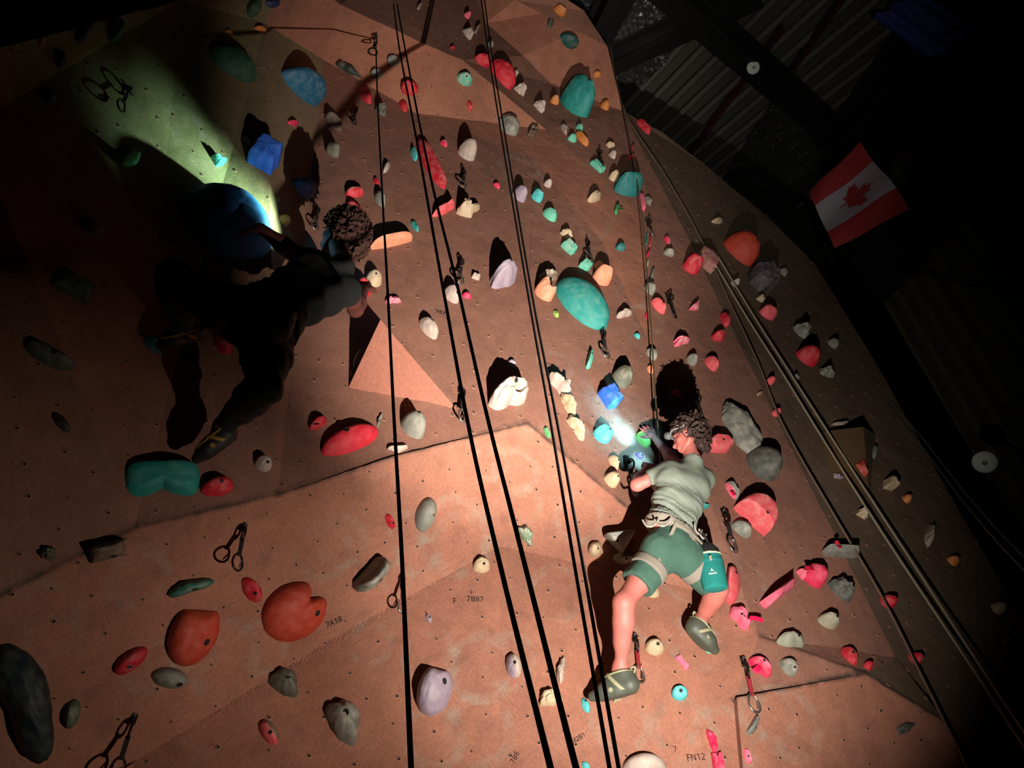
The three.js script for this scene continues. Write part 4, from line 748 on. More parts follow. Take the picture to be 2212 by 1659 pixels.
function quickdraw(px, py, s, swing, label, o = {}) {
  const h = hit(px, py), p = h.p.clone(); p.z += disp(h.p);
  const t = thing('quickdraw', label, 'quickdraw', p, 'quickdraws hanging on the wall'), n = V(h.n.x, 0, h.n.z).normalize();
  t.quaternion.setFromRotationMatrix(new THREE.Matrix4().makeBasis(new THREE.Vector3().crossVectors(V(0, 1, 0), n), V(0, 1, 0), n));
  t.rotateY(0.2 * Math.sin(px)); t.scale.setScalar(s * 0.72);
  mesh('hanger', QD.hanger, binerDark, t); mesh('bolt', QD.bolt, steelMat, t);
  const a = mesh('carabiner', QD.up, binerDark, t), b = mesh('sling', QD.sl, o.red ? slingRed : slingMat, t), c = mesh('carabiner', QD.lo, o.dark ? binerDark : binerMat, t); mesh('gate', QD.gate, binerMat, c);
  const lean = Math.max(0, Math.asin(clamp(-h.n.y, -0.9, 0.9))), out = 0.04 + 0.12 * lean;
  for (const m of [a, b, c]) { m.rotation.x = -out; m.rotation.z = swing; }
  return t;
}
quickdraw(525, 1143, 1.12, 0.05, 'quickdraw on the overhanging band above the dark green two-lobed hold', { dark: true });
quickdraw(287, 1556, 1.15, 0.03, 'lowest quickdraw hanging near the huge dark teal shape', { dark: true });
quickdraw(866, 1247, 1.05, 0.04, 'quickdraw half hidden by the single black rope on the bright band', { red: true });
quickdraw(994, 846, 1.25, 0.02, 'bright quickdraw between the triangular volume and the white claw');
quickdraw(1003, 376, 1.25, -0.03, 'quickdraw below the white hold with the red patch');
quickdraw(998, 570, 1.3, -0.05, 'quickdraw beside the twin dark red ropes above the tiny hot pink hold');
quickdraw(810, 68, 1.3, 0.05, 'quickdraw at the top of the single black rope', { dark: true });
quickdraw(768, 240, 1.25, 0.0, 'dark quickdraw below the red oval at the lit band', { dark: true });
quickdraw(686, 458, 1.15, 0.05, 'quickdraw over the dark-clad climber\'s shoulder');
quickdraw(276, 196, 1.1, 0.1, 'quickdraw at the far end of the headlamp glow', { dark: true });
quickdraw(1268, 528, 1.35, -0.03, 'quickdraw above the small mint block and the big teal oval');
quickdraw(1440, 642, 1.35, -0.04, 'quickdraw beside the coral oval at the arete', { dark: true });
quickdraw(1300, 722, 1.35, -0.04, 'quickdraw between the big teal oval and the ribbed mint hold');
quickdraw(1498, 858, 1.35, -0.04, 'quickdraw just above the curly-haired climber\'s head');
quickdraw(1352, 996, 1.35, -0.03, 'quickdraw at the curly-haired climber\'s bent elbow');
quickdraw(1562, 1112, 1.35, -0.05, 'quickdraw beside the pink half-moon sloper');
quickdraw(1606, 1432, 1.25, -0.02, 'quickdraw hanging over the edge of the smooth lower bulge', { red: true });
quickdraw(1370, 1380, 1.15, -0.03, 'quickdraw behind the climber\'s straight leg', { red: true });
quickdraw(1290, 332, 1.3, 0, 'quickdraw on the dim recessed wall above the slim mint rail', { dark: true });
quickdraw(1396, 480, 1.2, 0, 'small quickdraw at the arete above the teal and pink slices');

// ---------------------------------------------------------------- ropes
const ropeTex = (() => { const d = new Uint8Array(32 * 32 * 4); for (let y = 0; y < 32; y++) for (let x = 0; x < 32; x++) { const v = 150 + 70 * Math.sin((x + y) / 32 * Math.PI * 4) * Math.sin((x - y) / 32 * Math.PI * 4), i = (y * 32 + x) * 4; d[i] = d[i + 1] = d[i + 2] = v; d[i + 3] = 255; } const t = new THREE.DataTexture(d, 32, 32); t.wrapS = t.wrapT = THREE.RepeatWrapping; t.magFilter = THREE.LinearFilter; t.repeat.set(160, 2); t.needsUpdate = true; return t; })();
function rope(pts, d0, d1, r, color, label, group) {
  let len = [0]; for (let i = 1; i < pts.length; i++) len.push(len[i - 1] + Math.hypot(pts[i][0] - pts[i - 1][0], pts[i][1] - pts[i - 1][1]));
  const P3 = pts.map(([x, y], i) => { let d = 1 / lerp(1 / d0, 1 / d1, len[i] / len.at(-1)); try { d = Math.min(d, hit(x, y).d - 0.14); } catch { } return far(x, y, d); });
  const [ex, ey] = pts.at(-1);
  if (ex > FW || ey > FH) { const e = P3.at(-1); P3.push(V(e.x + 0.05, e.y * 0.5, e.z + 0.04), V(e.x + 0.08, 0.02, e.z + 0.06)); }   // down to the floor
  return tag(mesh('climbing_rope', tube(P3, r, 160, 9), std(color, 0.85, { map: ropeTex, bumpMap: ropeTex, bumpScale: 0.002 })), label, 'rope', group);
}
const q1d = hit(812, 95).d - 0.08;
rope([[812, 92], [815, 200], [827, 440], [838, 640], [851, 900], [868, 1200], [879, 1450], [889, 1680], [903, 2050], [925, 2500]], q1d, 0.98, 0.0052, 0x14100f, 'single black rope hanging from the topmost quickdraw on the lit band');
rope([[850, 10], [862, 100], [905, 330], [960, 640], [1018, 950], [1085, 1240], [1190, 1662], [1290, 2060], [1390, 2480]], 6.4, 0.86, 0.0052, 0x2c0a0a, 'dark red rope of a close pair, the strand nearer the single black rope', 'twin dark red ropes');
rope([[858, 10], [874, 100], [934, 400], [986, 610], [1050, 890], [1126, 1190], [1245, 1662], [1350, 2060], [1460, 2480]], 6.4, 0.86, 0.0052, 0x2c0a0a, 'dark red rope of a close pair, the strand nearer the twin black ropes', 'twin dark red ropes');
rope([[1036, -30], [1053, 100], [1086, 310], [1116, 490], [1150, 690], [1189, 910], [1234, 1180], [1317, 1662], [1385, 2050], [1460, 2480]], 7.2, 1.35, 0.0052, 0x0d0c10, 'black rope of a tight pair, the strand on the corner crease side', 'twin black ropes');
rope([[1043, -30], [1060, 100], [1094, 310], [1124, 490], [1159, 690], [1203, 910], [1252, 1180], [1337, 1662], [1408, 2050], [1485, 2480]], 7.2, 1.35, 0.0052, 0x0d0c10, 'black rope of a tight pair, the strand on the climber\'s side', 'twin black ropes');
rope([[1305, 62], [1322, 130], [1362, 310], [1386, 460], [1406, 700], [1416, 860], [1424, 960], [1430, 1080]], 9.4, hit(1430, 1080).d - 0.22, 0.005, 0x6a5c34, 'olive rope rising from the curly-haired climber to the top corner of the wall');
rope([[1530, 545], [1610, 680], [1700, 822], [1760, 920], [1905, 1150], [2095, 1436], [2240, 1655], [2420, 1920]], 8.2, 4.4, 0.0072, 0xb9a78a, 'pale rope of a pair slanting across the dark face, the strand nearer the climber', 'pale twin ropes');
rope([[1545, 545], [1630, 685], [1722, 830], [1783, 925], [1935, 1160], [2115, 1436], [2262, 1655], [2445, 1920]], 8.2, 4.4, 0.0072, 0xb9a78a, 'pale rope of a pair slanting across the dark face, the strand nearer the outer edge', 'pale twin ropes');
rope([[1316, 88], [1352, 245], [1434, 375], [1500, 490], [1575, 650], [1640, 790], [1690, 915], [1800, 1110], [1905, 1290], [2010, 1500], [2090, 1660], [2200, 1900]], 9.6, 4.4, 0.0068, 0x8e6d58, 'dusky yellowish rope running along the edge of the lit brown face');
rope([[1915, 870], [1985, 955], [2075, 1075], [2155, 1170], [2225, 1245], [2400, 1450]], 5.2, 2.6, 0.005, 0x2f4a4a, 'teal rope of a pair in the dark, the strand nearer the wall', 'teal twin ropes');
rope([[1925, 865], [2000, 955], [2095, 1075], [2175, 1165], [2240, 1230], [2420, 1430]], 5.2, 2.6, 0.005, 0x2f4a4a, 'teal rope of a pair in the dark, the strand nearer the pale disc', 'teal twin ropes');

// ---------------------------------------------------------------- pen marks beside some bolt sockets
const font = await new FontLoader().loadAsync('fonts/droid/droid_sans_regular.typeface.json');
const ink = std(0x241512, 0.9);
for (const [x, y, txt, size, ang] of [[1008, 1299, '7B87', 0.03, 4], [978, 1304, 'F', 0.03, 4], [1016, 1284, 'F', 0.022, 8], [705, 1357, '7A18', 0.028, 40], [1484, 1645, 'FN12', 0.03, 6], [1455, 1625, '7', 0.026, 6], [1237, 1608, 'M2B1', 0.022, 30], [1218, 1588, '7', 0.02, 30], [1110, 1652, '7B6', 0.024, 60], [1350, 1405, '~', 0.03, 10], [1893, 1428, '12', 0.024, -40], [1092, 1284, 'X', 0.022, 20], [940, 675, '7871', 0.03, -4]]) {
  const h = hit(x, y), g = new TextGeometry(txt, { font, size, depth: 0.0006, curveSegments: 3 }), m = new THREE.Mesh(g, ink);
  const ux = new THREE.Vector3().crossVectors(V(0, 1, 0), h.n).normalize(), uy = new THREE.Vector3().crossVectors(h.n, ux);
  m.name = numbered('pen_mark'); m.quaternion.setFromRotationMatrix(new THREE.Matrix4().makeBasis(ux, uy, h.n)); m.rotateZ(ang * Math.PI / 180);
  m.position.copy(h.p).addScaledVector(h.n, 0.003).add(V(0, 0, disp(h.p))); wall.add(m);
}
// ---------------------------------------------------------------- people: signed distance fields meshed with surface nets
function surfaceNets(f, lo, hi, cell) {
  const nx = Math.ceil((hi.x - lo.x) / cell) + 1, ny = Math.ceil((hi.y - lo.y) / cell) + 1, nz = Math.ceil((hi.z - lo.z) / cell) + 1;
  const val = new Float32Array(nx * ny * nz), id = new Int32Array(nx * ny * nz).fill(-1), pos = [], idx = [];
  const at3 = (i, j, k) => i + nx * (j + ny * k);
  for (let k = 0; k < nz; k++) for (let j = 0; j < ny; j++) for (let i = 0; i < nx; i++) val[at3(i, j, k)] = f(lo.x + i * cell, lo.y + j * cell, lo.z + k * cell);
  const E = [[0, 1], [0, 2], [0, 4], [1, 3], [1, 5], [2, 3], [2, 6], [3, 7], [4, 5], [4, 6], [5, 7], [6, 7]];
  for (let k = 0; k < nz - 1; k++) for (let j = 0; j < ny - 1; j++) for (let i = 0; i < nx - 1; i++) {
    const c = []; let m = 0;
    for (let q = 0; q < 8; q++) { const v = val[at3(i + (q & 1), j + ((q >> 1) & 1), k + (q >> 2))]; c.push(v); if (v < 0) m |= 1 << q; }
    if (m === 0 || m === 255) continue;
    let x = 0, y = 0, z = 0, n = 0;
    for (const [a, b] of E) if ((c[a] < 0) !== (c[b] < 0)) { const t = c[a] / (c[a] - c[b]); x += lerp(a & 1, b & 1, t); y += lerp((a >> 1) & 1, (b >> 1) & 1, t); z += lerp(a >> 2, b >> 2, t); n++; }
    id[at3(i, j, k)] = pos.length / 3; pos.push(lo.x + (i + x / n) * cell, lo.y + (j + y / n) * cell, lo.z + (k + z / n) * cell);
  }
  const quad = (a, b, c, d, flip) => { if (a < 0 || b < 0 || c < 0 || d < 0) return; flip ? idx.push(a, c, b, a, d, c) : idx.push(a, b, c, a, c, d); };
  for (let k = 1; k < nz - 1; k++) for (let j = 1; j < ny - 1; j++) for (let i = 1; i < nx - 1; i++) {
    const s = val[at3(i, j, k)] < 0;
    if (s !== val[at3(i + 1, j, k)] < 0) quad(id[at3(i, j - 1, k - 1)], id[at3(i, j, k - 1)], id[at3(i, j, k)], id[at3(i, j - 1, k)], !s);
    if (s !== val[at3(i, j + 1, k)] < 0) quad(id[at3(i - 1, j, k - 1)], id[at3(i - 1, j, k)], id[at3(i, j, k)], id[at3(i, j, k - 1)], !s);
    if (s !== val[at3(i, j, k + 1)] < 0) quad(id[at3(i - 1, j - 1, k)], id[at3(i, j - 1, k)], id[at3(i, j, k)], id[at3(i - 1, j, k)], !s);
  }
  const g = new THREE.BufferGeometry(); g.setAttribute('position', new THREE.Float32BufferAttribute(pos, 3)); g.setIndex(idx); g.computeVertexNormals();
  return g;
}
// a bone: tapered capsule; bones join with a smooth minimum
const bone = (a, b, ra, rb = ra) => { const d = b.clone().sub(a); return { a, d, l2: Math.max(d.lengthSq(), 1e-9), ra, rb }; };
const bd = (q, x, y, z) => { const px = x - q.a.x, py = y - q.a.y, pz = z - q.a.z, t = clamp((px * q.d.x + py * q.d.y + pz * q.d.z) / q.l2, 0, 1), ex = px - q.d.x * t, ey = py - q.d.y * t, ez = pz - q.d.z * t; return Math.sqrt(ex * ex + ey * ey + ez * ez) - (q.ra + (q.rb - q.ra) * t); };
const smin = (a, b, k) => { const h = Math.max(k - Math.abs(a - b), 0) / k; return Math.min(a, b) - h * h * k * 0.25; };
const field = (bones, k) => (x, y, z) => { let v = 1e3; for (const b of bones) v = smin(v, bd(b, x, y, z), k); return v; };
const half = (p, n) => { const c = p.dot(n); return (x, y, z) => x * n.x + y * n.y + z * n.z - c; };   // negative behind the plane
const ellip = (c, ax, r) => (x, y, z) => { const px = x - c.x, py = y - c.y, pz = z - c.z; let s = 0, m = 0; for (let i = 0; i < 3; i++) { const t = (px * ax[i].x + py * ax[i].y + pz * ax[i].z) / r[i]; s += t * t; } s = Math.sqrt(s); m = Math.min(r[0], r[1], r[2]); return (s - 1) * m; };
function boundsOf(bones, pad) { const lo = V(1e9, 1e9, 1e9), hi = V(-1e9, -1e9, -1e9); for (const b of bones) for (const [p, r] of [[b.a, b.ra], [b.a.clone().add(b.d), b.rb]]) { lo.min(p.clone().subScalar(r + pad)); hi.max(p.clone().addScalar(r + pad)); } return [lo, hi]; }
const mid = (a, b, t = 0.5) => a.clone().lerp(b, t);
// a hand from the wrist: palm, four fingers of unequal length in three bends, and a thumb from the palm's side
function handBones(wrist, dir, palmN, thumbSide, curl, s = 1) {
  dir = dir.clone().normalize(); const side = new THREE.Vector3().crossVectors(palmN, dir).normalize().multiplyScalar(thumbSide); const pn = new THREE.Vector3().crossVectors(dir, side).normalize(); if (pn.dot(palmN) < 0) pn.negate();
  const B = [], o = (a, b, c) => wrist.clone().addScaledVector(dir, a * s).addScaledVector(side, b * s).addScaledVector(pn, c * s);
  B.push(bone(o(0, 0, 0), o(0.04, 0.012, 0), 0.023 * s, 0.024 * s), bone(o(0.01, 0, 0), o(0.078, 0.028, 0), 0.017 * s, 0.014 * s), bone(o(0.01, 0, 0), o(0.084, 0.008, 0), 0.018 * s, 0.014 * s), bone(o(0.01, 0, 0), o(0.08, -0.012, 0), 0.017 * s, 0.014 * s), bone(o(0.01, -0.01, 0), o(0.07, -0.03, 0), 0.016 * s, 0.013 * s));
  [[0.078, 0.03, 0.072, 0.18], [0.085, 0.009, 0.08, 0.05], [0.08, -0.013, 0.075, -0.06], [0.07, -0.032, 0.058, -0.2]].forEach(([a, b, len, fan], fi) => {
    let p = o(a, b, 0), d = dir.clone().addScaledVector(side, fan).normalize(); const seg = [0.45, 0.3, 0.25]; let r = [0.0098, 0.0102, 0.0098, 0.0086][fi] * s;
    for (let k = 0; k < 3; k++) { d = d.clone().addScaledVector(pn, curl * (0.75 + 0.12 * fi)).normalize(); const q = p.clone().addScaledVector(d, len * seg[k] * s); B.push(bone(p, q, r, r * 0.9)); p = q; r *= 0.9; }
  });
  let p = o(0.02, 0.02, 0.004), d = dir.clone().multiplyScalar(0.65).addScaledVector(side, 0.75).addScaledVector(pn, 0.25).normalize();
  for (const [len, r] of [[0.042, 0.0135], [0.032, 0.0112], [0.024, 0.0098]]) { const q = p.clone().addScaledVector(d, len * s); B.push(bone(p, q, r * s, r * 0.88 * s)); p = q; d = d.clone().addScaledVector(dir, 0.3).addScaledVector(pn, 0.25 + curl * 0.3).normalize(); }
  return B;
}
// a head with a face: c centre, up and fwd directions
function headField(c, up, fwd, s = 1) {
  const side = new THREE.Vector3().crossVectors(up, fwd).normalize(); up = new THREE.Vector3().crossVectors(fwd, side).normalize();
  const o = (f, u, r) => c.clone().addScaledVector(fwd, f * s).addScaledVector(up, u * s).addScaledVector(side, r * s), ax = [fwd, up, side];
  const skull = ellip(o(-0.012, 0.03, 0), ax, [0.098 * s, 0.092 * s, 0.076 * s]), face = ellip(o(0.03, -0.025, 0), ax, [0.062 * s, 0.085 * s, 0.06 * s]);
  const add = [bone(o(0.055, -0.098, 0), o(0.068, -0.088, 0), 0.022 * s, 0.018 * s), bone(o(-0.01, -0.055, 0.058), o(0.05, -0.098, 0.02), 0.014 * s), bone(o(-0.01, -0.055, -0.058), o(0.05, -0.098, -0.02), 0.014 * s),
    bone(o(0.088, 0.012, 0), o(0.112, -0.03, 0), 0.008 * s, 0.013 * s), bone(o(0.098, -0.034, 0.012), o(0.1, -0.034, -0.012), 0.009 * s), bone(o(0.083, 0.028, 0.034), o(0.083, 0.028, -0.034), 0.012 * s),
    bone(o(0.086, -0.06, 0.02), o(0.086, -0.06, -0.02), 0.008 * s), bone(o(0.085, -0.071, 0.016), o(0.085, -0.071, -0.016), 0.008 * s), bone(o(0.06, -0.02, 0.045), o(0.06, -0.02, 0.045), 0.018 * s), bone(o(0.06, -0.02, -0.045), o(0.06, -0.02, -0.045), 0.018 * s)];
  const ears = [];
  for (const k of [-1, 1]) { let prev = null; for (let i = 0; i <= 9; i++) { const t = -0.6 + i / 9 * 4.6, p = o(-0.004 - 0.017 * Math.cos(t + 0.4), -0.004 + 0.029 * Math.sin(t + 0.4), k * (0.078 + 0.011 * (i < 8 ? 1 : 0.2))); if (prev) ears.push(bone(prev, p, 0.0055 * s)); prev = p; } ears.push(bone(o(0.002, -0.03, k * 0.076), o(0.0, -0.028, k * 0.08), 0.009 * s)); ears.push(bone(o(-0.006, 0, k * 0.074), o(-0.006, 0, k * 0.078), 0.012 * s)); }
  const sockets = [-1, 1].map((k) => o(0.098, 0.006, k * 0.031)), nostril = [-1, 1].map((k) => o(0.11, -0.043, k * 0.008));
  const fa = field(add, 0.02 * s), fe = field(ears, 0.006 * s);
  const f = (x, y, z) => {
    let v = smin(skull(x, y, z), face(x, y, z), 0.03 * s); v = smin(v, fa(x, y, z), 0.018 * s); v = smin(v, fe(x, y, z), 0.006 * s);
    for (const q of sockets) { const d = Math.hypot(x - q.x, y - q.y, z - q.z) - 0.016 * s; v = -smin(-v, d, 0.012 * s); }
    for (const q of nostril) { const d = Math.hypot(x - q.x, y - q.y, z - q.z) - 0.004 * s; v = Math.max(v, -d); }
    return v;
  };
  return { f, o, ax: [fwd, up, side], eyes: [-1, 1].map((k) => o(0.082, 0.006, k * 0.031)), lo: c.clone().subScalar(0.17 * s), hi: c.clone().addScalar(0.17 * s) };
}
const shift = (g, t) => { g.translate(-t.position.x, -t.position.y, -t.position.z); return g; };
// offset from the wall: a joint at a point of the frame, off metres in front of the wall there
const J = (px, py, off) => { const h = hit(px, py); return at(px, py, -h.p.z - off); };

function makePerson(label, j, o) {
  const t = thing('person', label, 'person', j.pelvis.clone()), add = (nm, g, m, parent = t) => mesh(nm, shift(g, t), m, parent);
  const upT = j.neck.clone().sub(j.pelvis).normalize(), rt = j.shR.clone().sub(j.shL).normalize(), bk = new THREE.Vector3().crossVectors(rt, upT).normalize();
  const H2 = (p, w, r) => bone(p.clone().addScaledVector(rt, -w), p.clone().addScaledVector(rt, w), r);
  const k = o.scale ?? 1;
  const torso = [H2(j.pelvis, 0.075 * k, 0.1 * k), H2(j.waist, 0.06 * k, 0.088 * k), H2(mid(j.waist, j.chest, 0.5), 0.065 * k, 0.095 * k), H2(j.chest, 0.085 * k, 0.1 * k), bone(j.shL, j.shR, 0.058 * k), bone(mid(j.shL, j.shR), j.neck, 0.06 * k, 0.052 * k),
    bone(j.hipL, mid(j.pelvis, j.waist, 0.4), 0.095 * k, 0.085 * k), bone(j.hipR, mid(j.pelvis, j.waist, 0.4), 0.095 * k, 0.085 * k)];
  const neck = [bone(j.neck, j.head.clone().addScaledVector(o.headUp, -0.05), 0.052 * k, 0.05 * k)];
  const legB = (hip, knee, ank, heel, toe, calf) => {
    const c = mid(knee, ank, 0.3).addScaledVector(calf, 0.018);
    return [bone(hip, mid(hip, knee, 0.5), 0.09 * k, 0.074 * k), bone(mid(hip, knee, 0.5), knee, 0.074 * k, 0.054 * k), bone(knee.clone().addScaledVector(calf, 0.012), c, 0.05 * k, 0.055 * k), bone(knee, mid(knee, ank, 0.6), 0.051 * k, 0.044 * k), bone(c, ank, 0.055 * k, 0.033 * k), bone(ank, heel, 0.035 * k, 0.032 * k), bone(ank, mid(heel, toe, 0.55), 0.034 * k, 0.03 * k), bone(heel, mid(heel, toe, 0.8), 0.032 * k, 0.026 * k)];
  };
  const armB = (sh, el, wr) => [bone(sh, mid(sh, el, 0.45), 0.054 * k, 0.047 * k), bone(mid(sh, el, 0.45), el, 0.047 * k, 0.038 * k), bone(el, mid(el, wr, 0.3), 0.04 * k, 0.041 * k), bone(mid(el, wr, 0.3), wr, 0.041 * k, 0.026 * k)];
  const legs = { L: legB(j.hipL, j.kneeL, j.ankL, j.heelL, j.toeL, o.calfL), R: legB(j.hipR, j.kneeR, j.ankR, j.heelR, j.toeR, o.calfR) };
  const arms = { L: armB(j.shL, j.elL, j.wrL), R: armB(j.shR, j.elR, j.wrR) };
  const head = headField(j.head, o.headUp, o.headFwd, k);
  const bodyBones = [...torso, ...neck, ...legs.L, ...legs.R, ...arms.L, ...arms.R], bf = field(bodyBones, 0.035);
  const parts = [];
  parts.push(surfaceNets(bf, ...boundsOf(bodyBones, 0.03), o.cell));
  parts.push(surfaceNets((x, y, z) => head.f(x, y, z), head.lo, head.hi, o.headCell ?? 0.0042));
  for (const s of ['L', 'R']) { const hb = handBones(j[`wr${s}`], o[`hand${s}`].dir, o[`hand${s}`].palm, o[`hand${s}`].thumb, o[`hand${s}`].curl, k); parts.push(surfaceNets(field(hb, 0.007), ...boundsOf(hb, 0.012), 0.0036)); }
  add('body', mergeGeometries(parts), o.skin);
  for (const e of head.eyes) { const g = new THREE.SphereGeometry(0.0125 * k, 12, 8); g.translate(e.x, e.y, e.z); add('eye', g, std(0x5a4a42, 0.4)); }
  // shirt
  const waistCut = half(j.waist.clone().addScaledVector(upT, -0.045), upT.clone().negate()), neckCut = half(j.neck.clone().addScaledVector(upT, 0.012), upT);
  const tf = field(torso, 0.04);
  const foldAmp = (x, y, z) => {
    const px = x - j.waist.x, py = y - j.waist.y, pz = z - j.waist.z, a = px * upT.x + py * upT.y + pz * upT.z, b = px * rt.x + py * rt.y + pz * rt.z;
    const low = 1 - smooth(a, 0.02, 0.3), r = 1 - Math.abs(N3(b * 3.2 + a * 5, a * 21 + b * 6, 3 + (px * bk.x + py * bk.y + pz * bk.z) * 3));
    return 0.014 * low * (r * r - 0.4) + 0.005 * fbm(x * 9, y * 9, z * 9, 2);
  };
  const sleeves = ['L', 'R'].map((s) => { const sh = j[`sh${s}`], el = j[`el${s}`], wr = j[`wr${s}`], d = el.clone().sub(sh).normalize(), f = field(o.longSleeve ? [...arms[s]] : [bone(sh, el, 0.062 * k, 0.06 * k)], 0.03), c = o.longSleeve ? half(mid(el, wr, 0.88), wr.clone().sub(el).normalize()) : half(mid(sh, el, o.sleeve ?? 0.55), d); return (x, y, z) => Math.max(f(x, y, z) - (o.longSleeve ? 0.012 : 0.006), c(x, y, z)); });
  const shirtCore = (x, y, z) => tf(x, y, z) - 0.014;
  const shirtF = (x, y, z) => { let v = Math.max(shirtCore(x, y, z) - foldAmp(x, y, z), waistCut(x, y, z)); for (const s of sleeves) v = smin(v, s(x, y, z), 0.03); return Math.max(v, neckCut(x, y, z)); };
  const sb = boundsOf([...torso, ...arms.L.slice(0, o.longSleeve ? 4 : 2), ...arms.R.slice(0, o.longSleeve ? 4 : 2)], 0.04);
  add('shirt', surfaceNets(shirtF, ...sb, o.clothCell ?? 0.0085), o.shirt);
  // shorts or trousers
  const legCut = ['L', 'R'].map((s) => { const hip = j[`hip${s}`], kn = j[`knee${s}`], an = j[`ank${s}`]; const end = o.trousers ? mid(kn, an, 0.9) : mid(hip, kn, o.hem?.[s] ?? 0.68), d = o.trousers ? an.clone().sub(kn).normalize() : kn.clone().sub(hip).normalize(); const f = field(o.trousers ? legs[s].slice(0, 6) : [bone(hip, kn, 0.092 * k, 0.09 * k)], 0.03), c = half(end, d); return (x, y, z) => Math.max(f(x, y, z) - 0.013 - 0.011 * fbm(x * 9, y * 7, z * 9, 3), c(x, y, z)); });
  const topCut = half(j.waist.clone().addScaledVector(upT, -0.035), upT), pel = field([torso[0], torso[6], torso[7]], 0.04);
  const shortsF = (x, y, z) => { let v = Math.max(pel(x, y, z) - 0.014 - 0.008 * fbm(x * 10, y * 8, z * 10, 3), topCut(x, y, z)); for (const c of legCut) v = smin(v, c(x, y, z), 0.025); return v; };
  add(o.trousers ? 'trousers' : 'shorts', surfaceNets(shortsF, ...boundsOf([torso[0], torso[6], torso[7], ...(o.trousers ? [...legs.L.slice(0, 6), ...legs.R.slice(0, 6)] : [...legs.L.slice(0, 3), ...legs.R.slice(0, 3)])], 0.04), o.clothCell ?? 0.0085), o.pants);
  // harness: waist belt, leg loops, gear loops and riser straps
  const slab = (p, n, w) => { const c = p.dot(n); return (x, y, z) => Math.abs(x * n.x + y * n.y + z * n.z - c) - w; };
  const beltC = j.waist.clone().addScaledVector(upT, -0.052), bs = slab(beltC, upT, 0.021), beltBase = field([...torso.slice(0, 3), torso[6], torso[7]], 0.04);
  const hn = add('harness', surfaceNets((x, y, z) => Math.max(beltBase(x, y, z) - 0.029, bs(x, y, z)), beltC.clone().subScalar(0.24), beltC.clone().addScalar(0.24), 0.007), o.harness);
  for (const s of ['L', 'R']) {
    const hip = j[`hip${s}`], d = j[`knee${s}`].clone().sub(hip), c = hip.clone().addScaledVector(d, 0.3); d.normalize();
    const sl = slab(c, d, 0.026), f = field([bone(hip, j[`knee${s}`], 0.09 * k, 0.088 * k)], 0.03);
    add('leg_loop', surfaceNets((x, y, z) => Math.max(f(x, y, z) - 0.024, sl(x, y, z)), c.clone().subScalar(0.16), c.clone().addScalar(0.16), 0.007), o.harness, hn);
    const back = beltC.clone().addScaledVector(bk, 0.125 * k).addScaledVector(rt, (s === 'L' ? -1 : 1) * 0.025), low = c.clone().addScaledVector(bk, 0.105 * k);
    add('riser_strap', bar(back, low, 0.018, 0.006, bk), o.harness, hn);
    for (const q of [0, 1]) { const a = beltC.clone().addScaledVector(rt, (s === 'L' ? -1 : 1) * (0.07 + 0.05 * q)).addScaledVector(bk, 0.12 - 0.035 * q), b = a.clone().addScaledVector(rt, (s === 'L' ? -1 : 1) * 0.07).addScaledVector(bk, -0.04), m = mid(a, b).addScaledVector(upT, -0.05).addScaledVector(bk, 0.02); add('gear_loop', tube([a, mid(a, m).addScaledVector(upT, -0.012), m, mid(m, b).addScaledVector(upT, -0.012), b], 0.0052, 20, 6), o.loops ?? o.harness, hn); }
  }
  const knot = beltC.clone().addScaledVector(bk, -0.135 * k);
  add('tie_in_loop', tube([knot, knot.clone().addScaledVector(upT, -0.06).addScaledVector(bk, -0.02), knot.clone().addScaledVector(upT, -0.09), knot.clone().addScaledVector(upT, -0.05).addScaledVector(bk, 0.02)], 0.009, 24, 7, true), o.loops ?? o.harness, hn);
  // shoes
  for (const s of ['L', 'R']) {
    const heel = j[`heel${s}`], toe = j[`toe${s}`], ank = j[`ank${s}`], d = toe.clone().sub(heel).normalize(), ball = mid(heel, toe, 0.62), up = ank.clone().sub(heel).addScaledVector(d, -ank.clone().sub(heel).dot(d)).normalize(), sd = new THREE.Vector3().crossVectors(up, d).normalize();
    const sbn = [bone(heel.clone().addScaledVector(up, 0.0), mid(heel, toe, 0.35), 0.04, 0.038), bone(mid(heel, toe, 0.3), ball.clone().addScaledVector(sd, 0.014), 0.036, 0.032), bone(mid(heel, toe, 0.3), ball.clone().addScaledVector(sd, -0.016), 0.036, 0.032), bone(ball, toe.clone().addScaledVector(up, -0.006), 0.036, 0.02), bone(heel.clone().addScaledVector(up, 0.012), mid(heel, ank, 0.7), 0.037, 0.037), bone(mid(heel, ank, 0.7), mid(ball, ank, 0.5), 0.04, 0.034)];
    const sf = field(sbn, 0.03), sole = half(heel.clone().addScaledVector(up, -0.041), up.clone().negate()), collar = half(mid(heel, ank, 0.75).addScaledVector(up, 0.0), up.clone().addScaledVector(d, -0.15).normalize());
    const shoe = add('shoe', surfaceNets((x, y, z) => Math.max(sf(x, y, z) - 0.004, sole(x, y, z), collar(x, y, z)), ...boundsOf(sbn, 0.02), 0.0055), o.shoe);
    const band = (c, n, w, nm) => { const s2 = slab(c, n, w); add(nm, surfaceNets((x, y, z) => Math.max(sf(x, y, z) - 0.008, s2(x, y, z), collar(x, y, z) - 0.004, sole(x, y, z) + 0.02), ...boundsOf(sbn, 0.02), 0.0055), o.shoeTrim, shoe); };
    band(mid(heel, toe, 0.28).addScaledVector(up, 0.02), d.clone().addScaledVector(up, -0.75).normalize(), 0.009, 'strap');
    const rim = mid(heel, ank, 0.72); band(rim, up, 0.006, 'collar_trim');
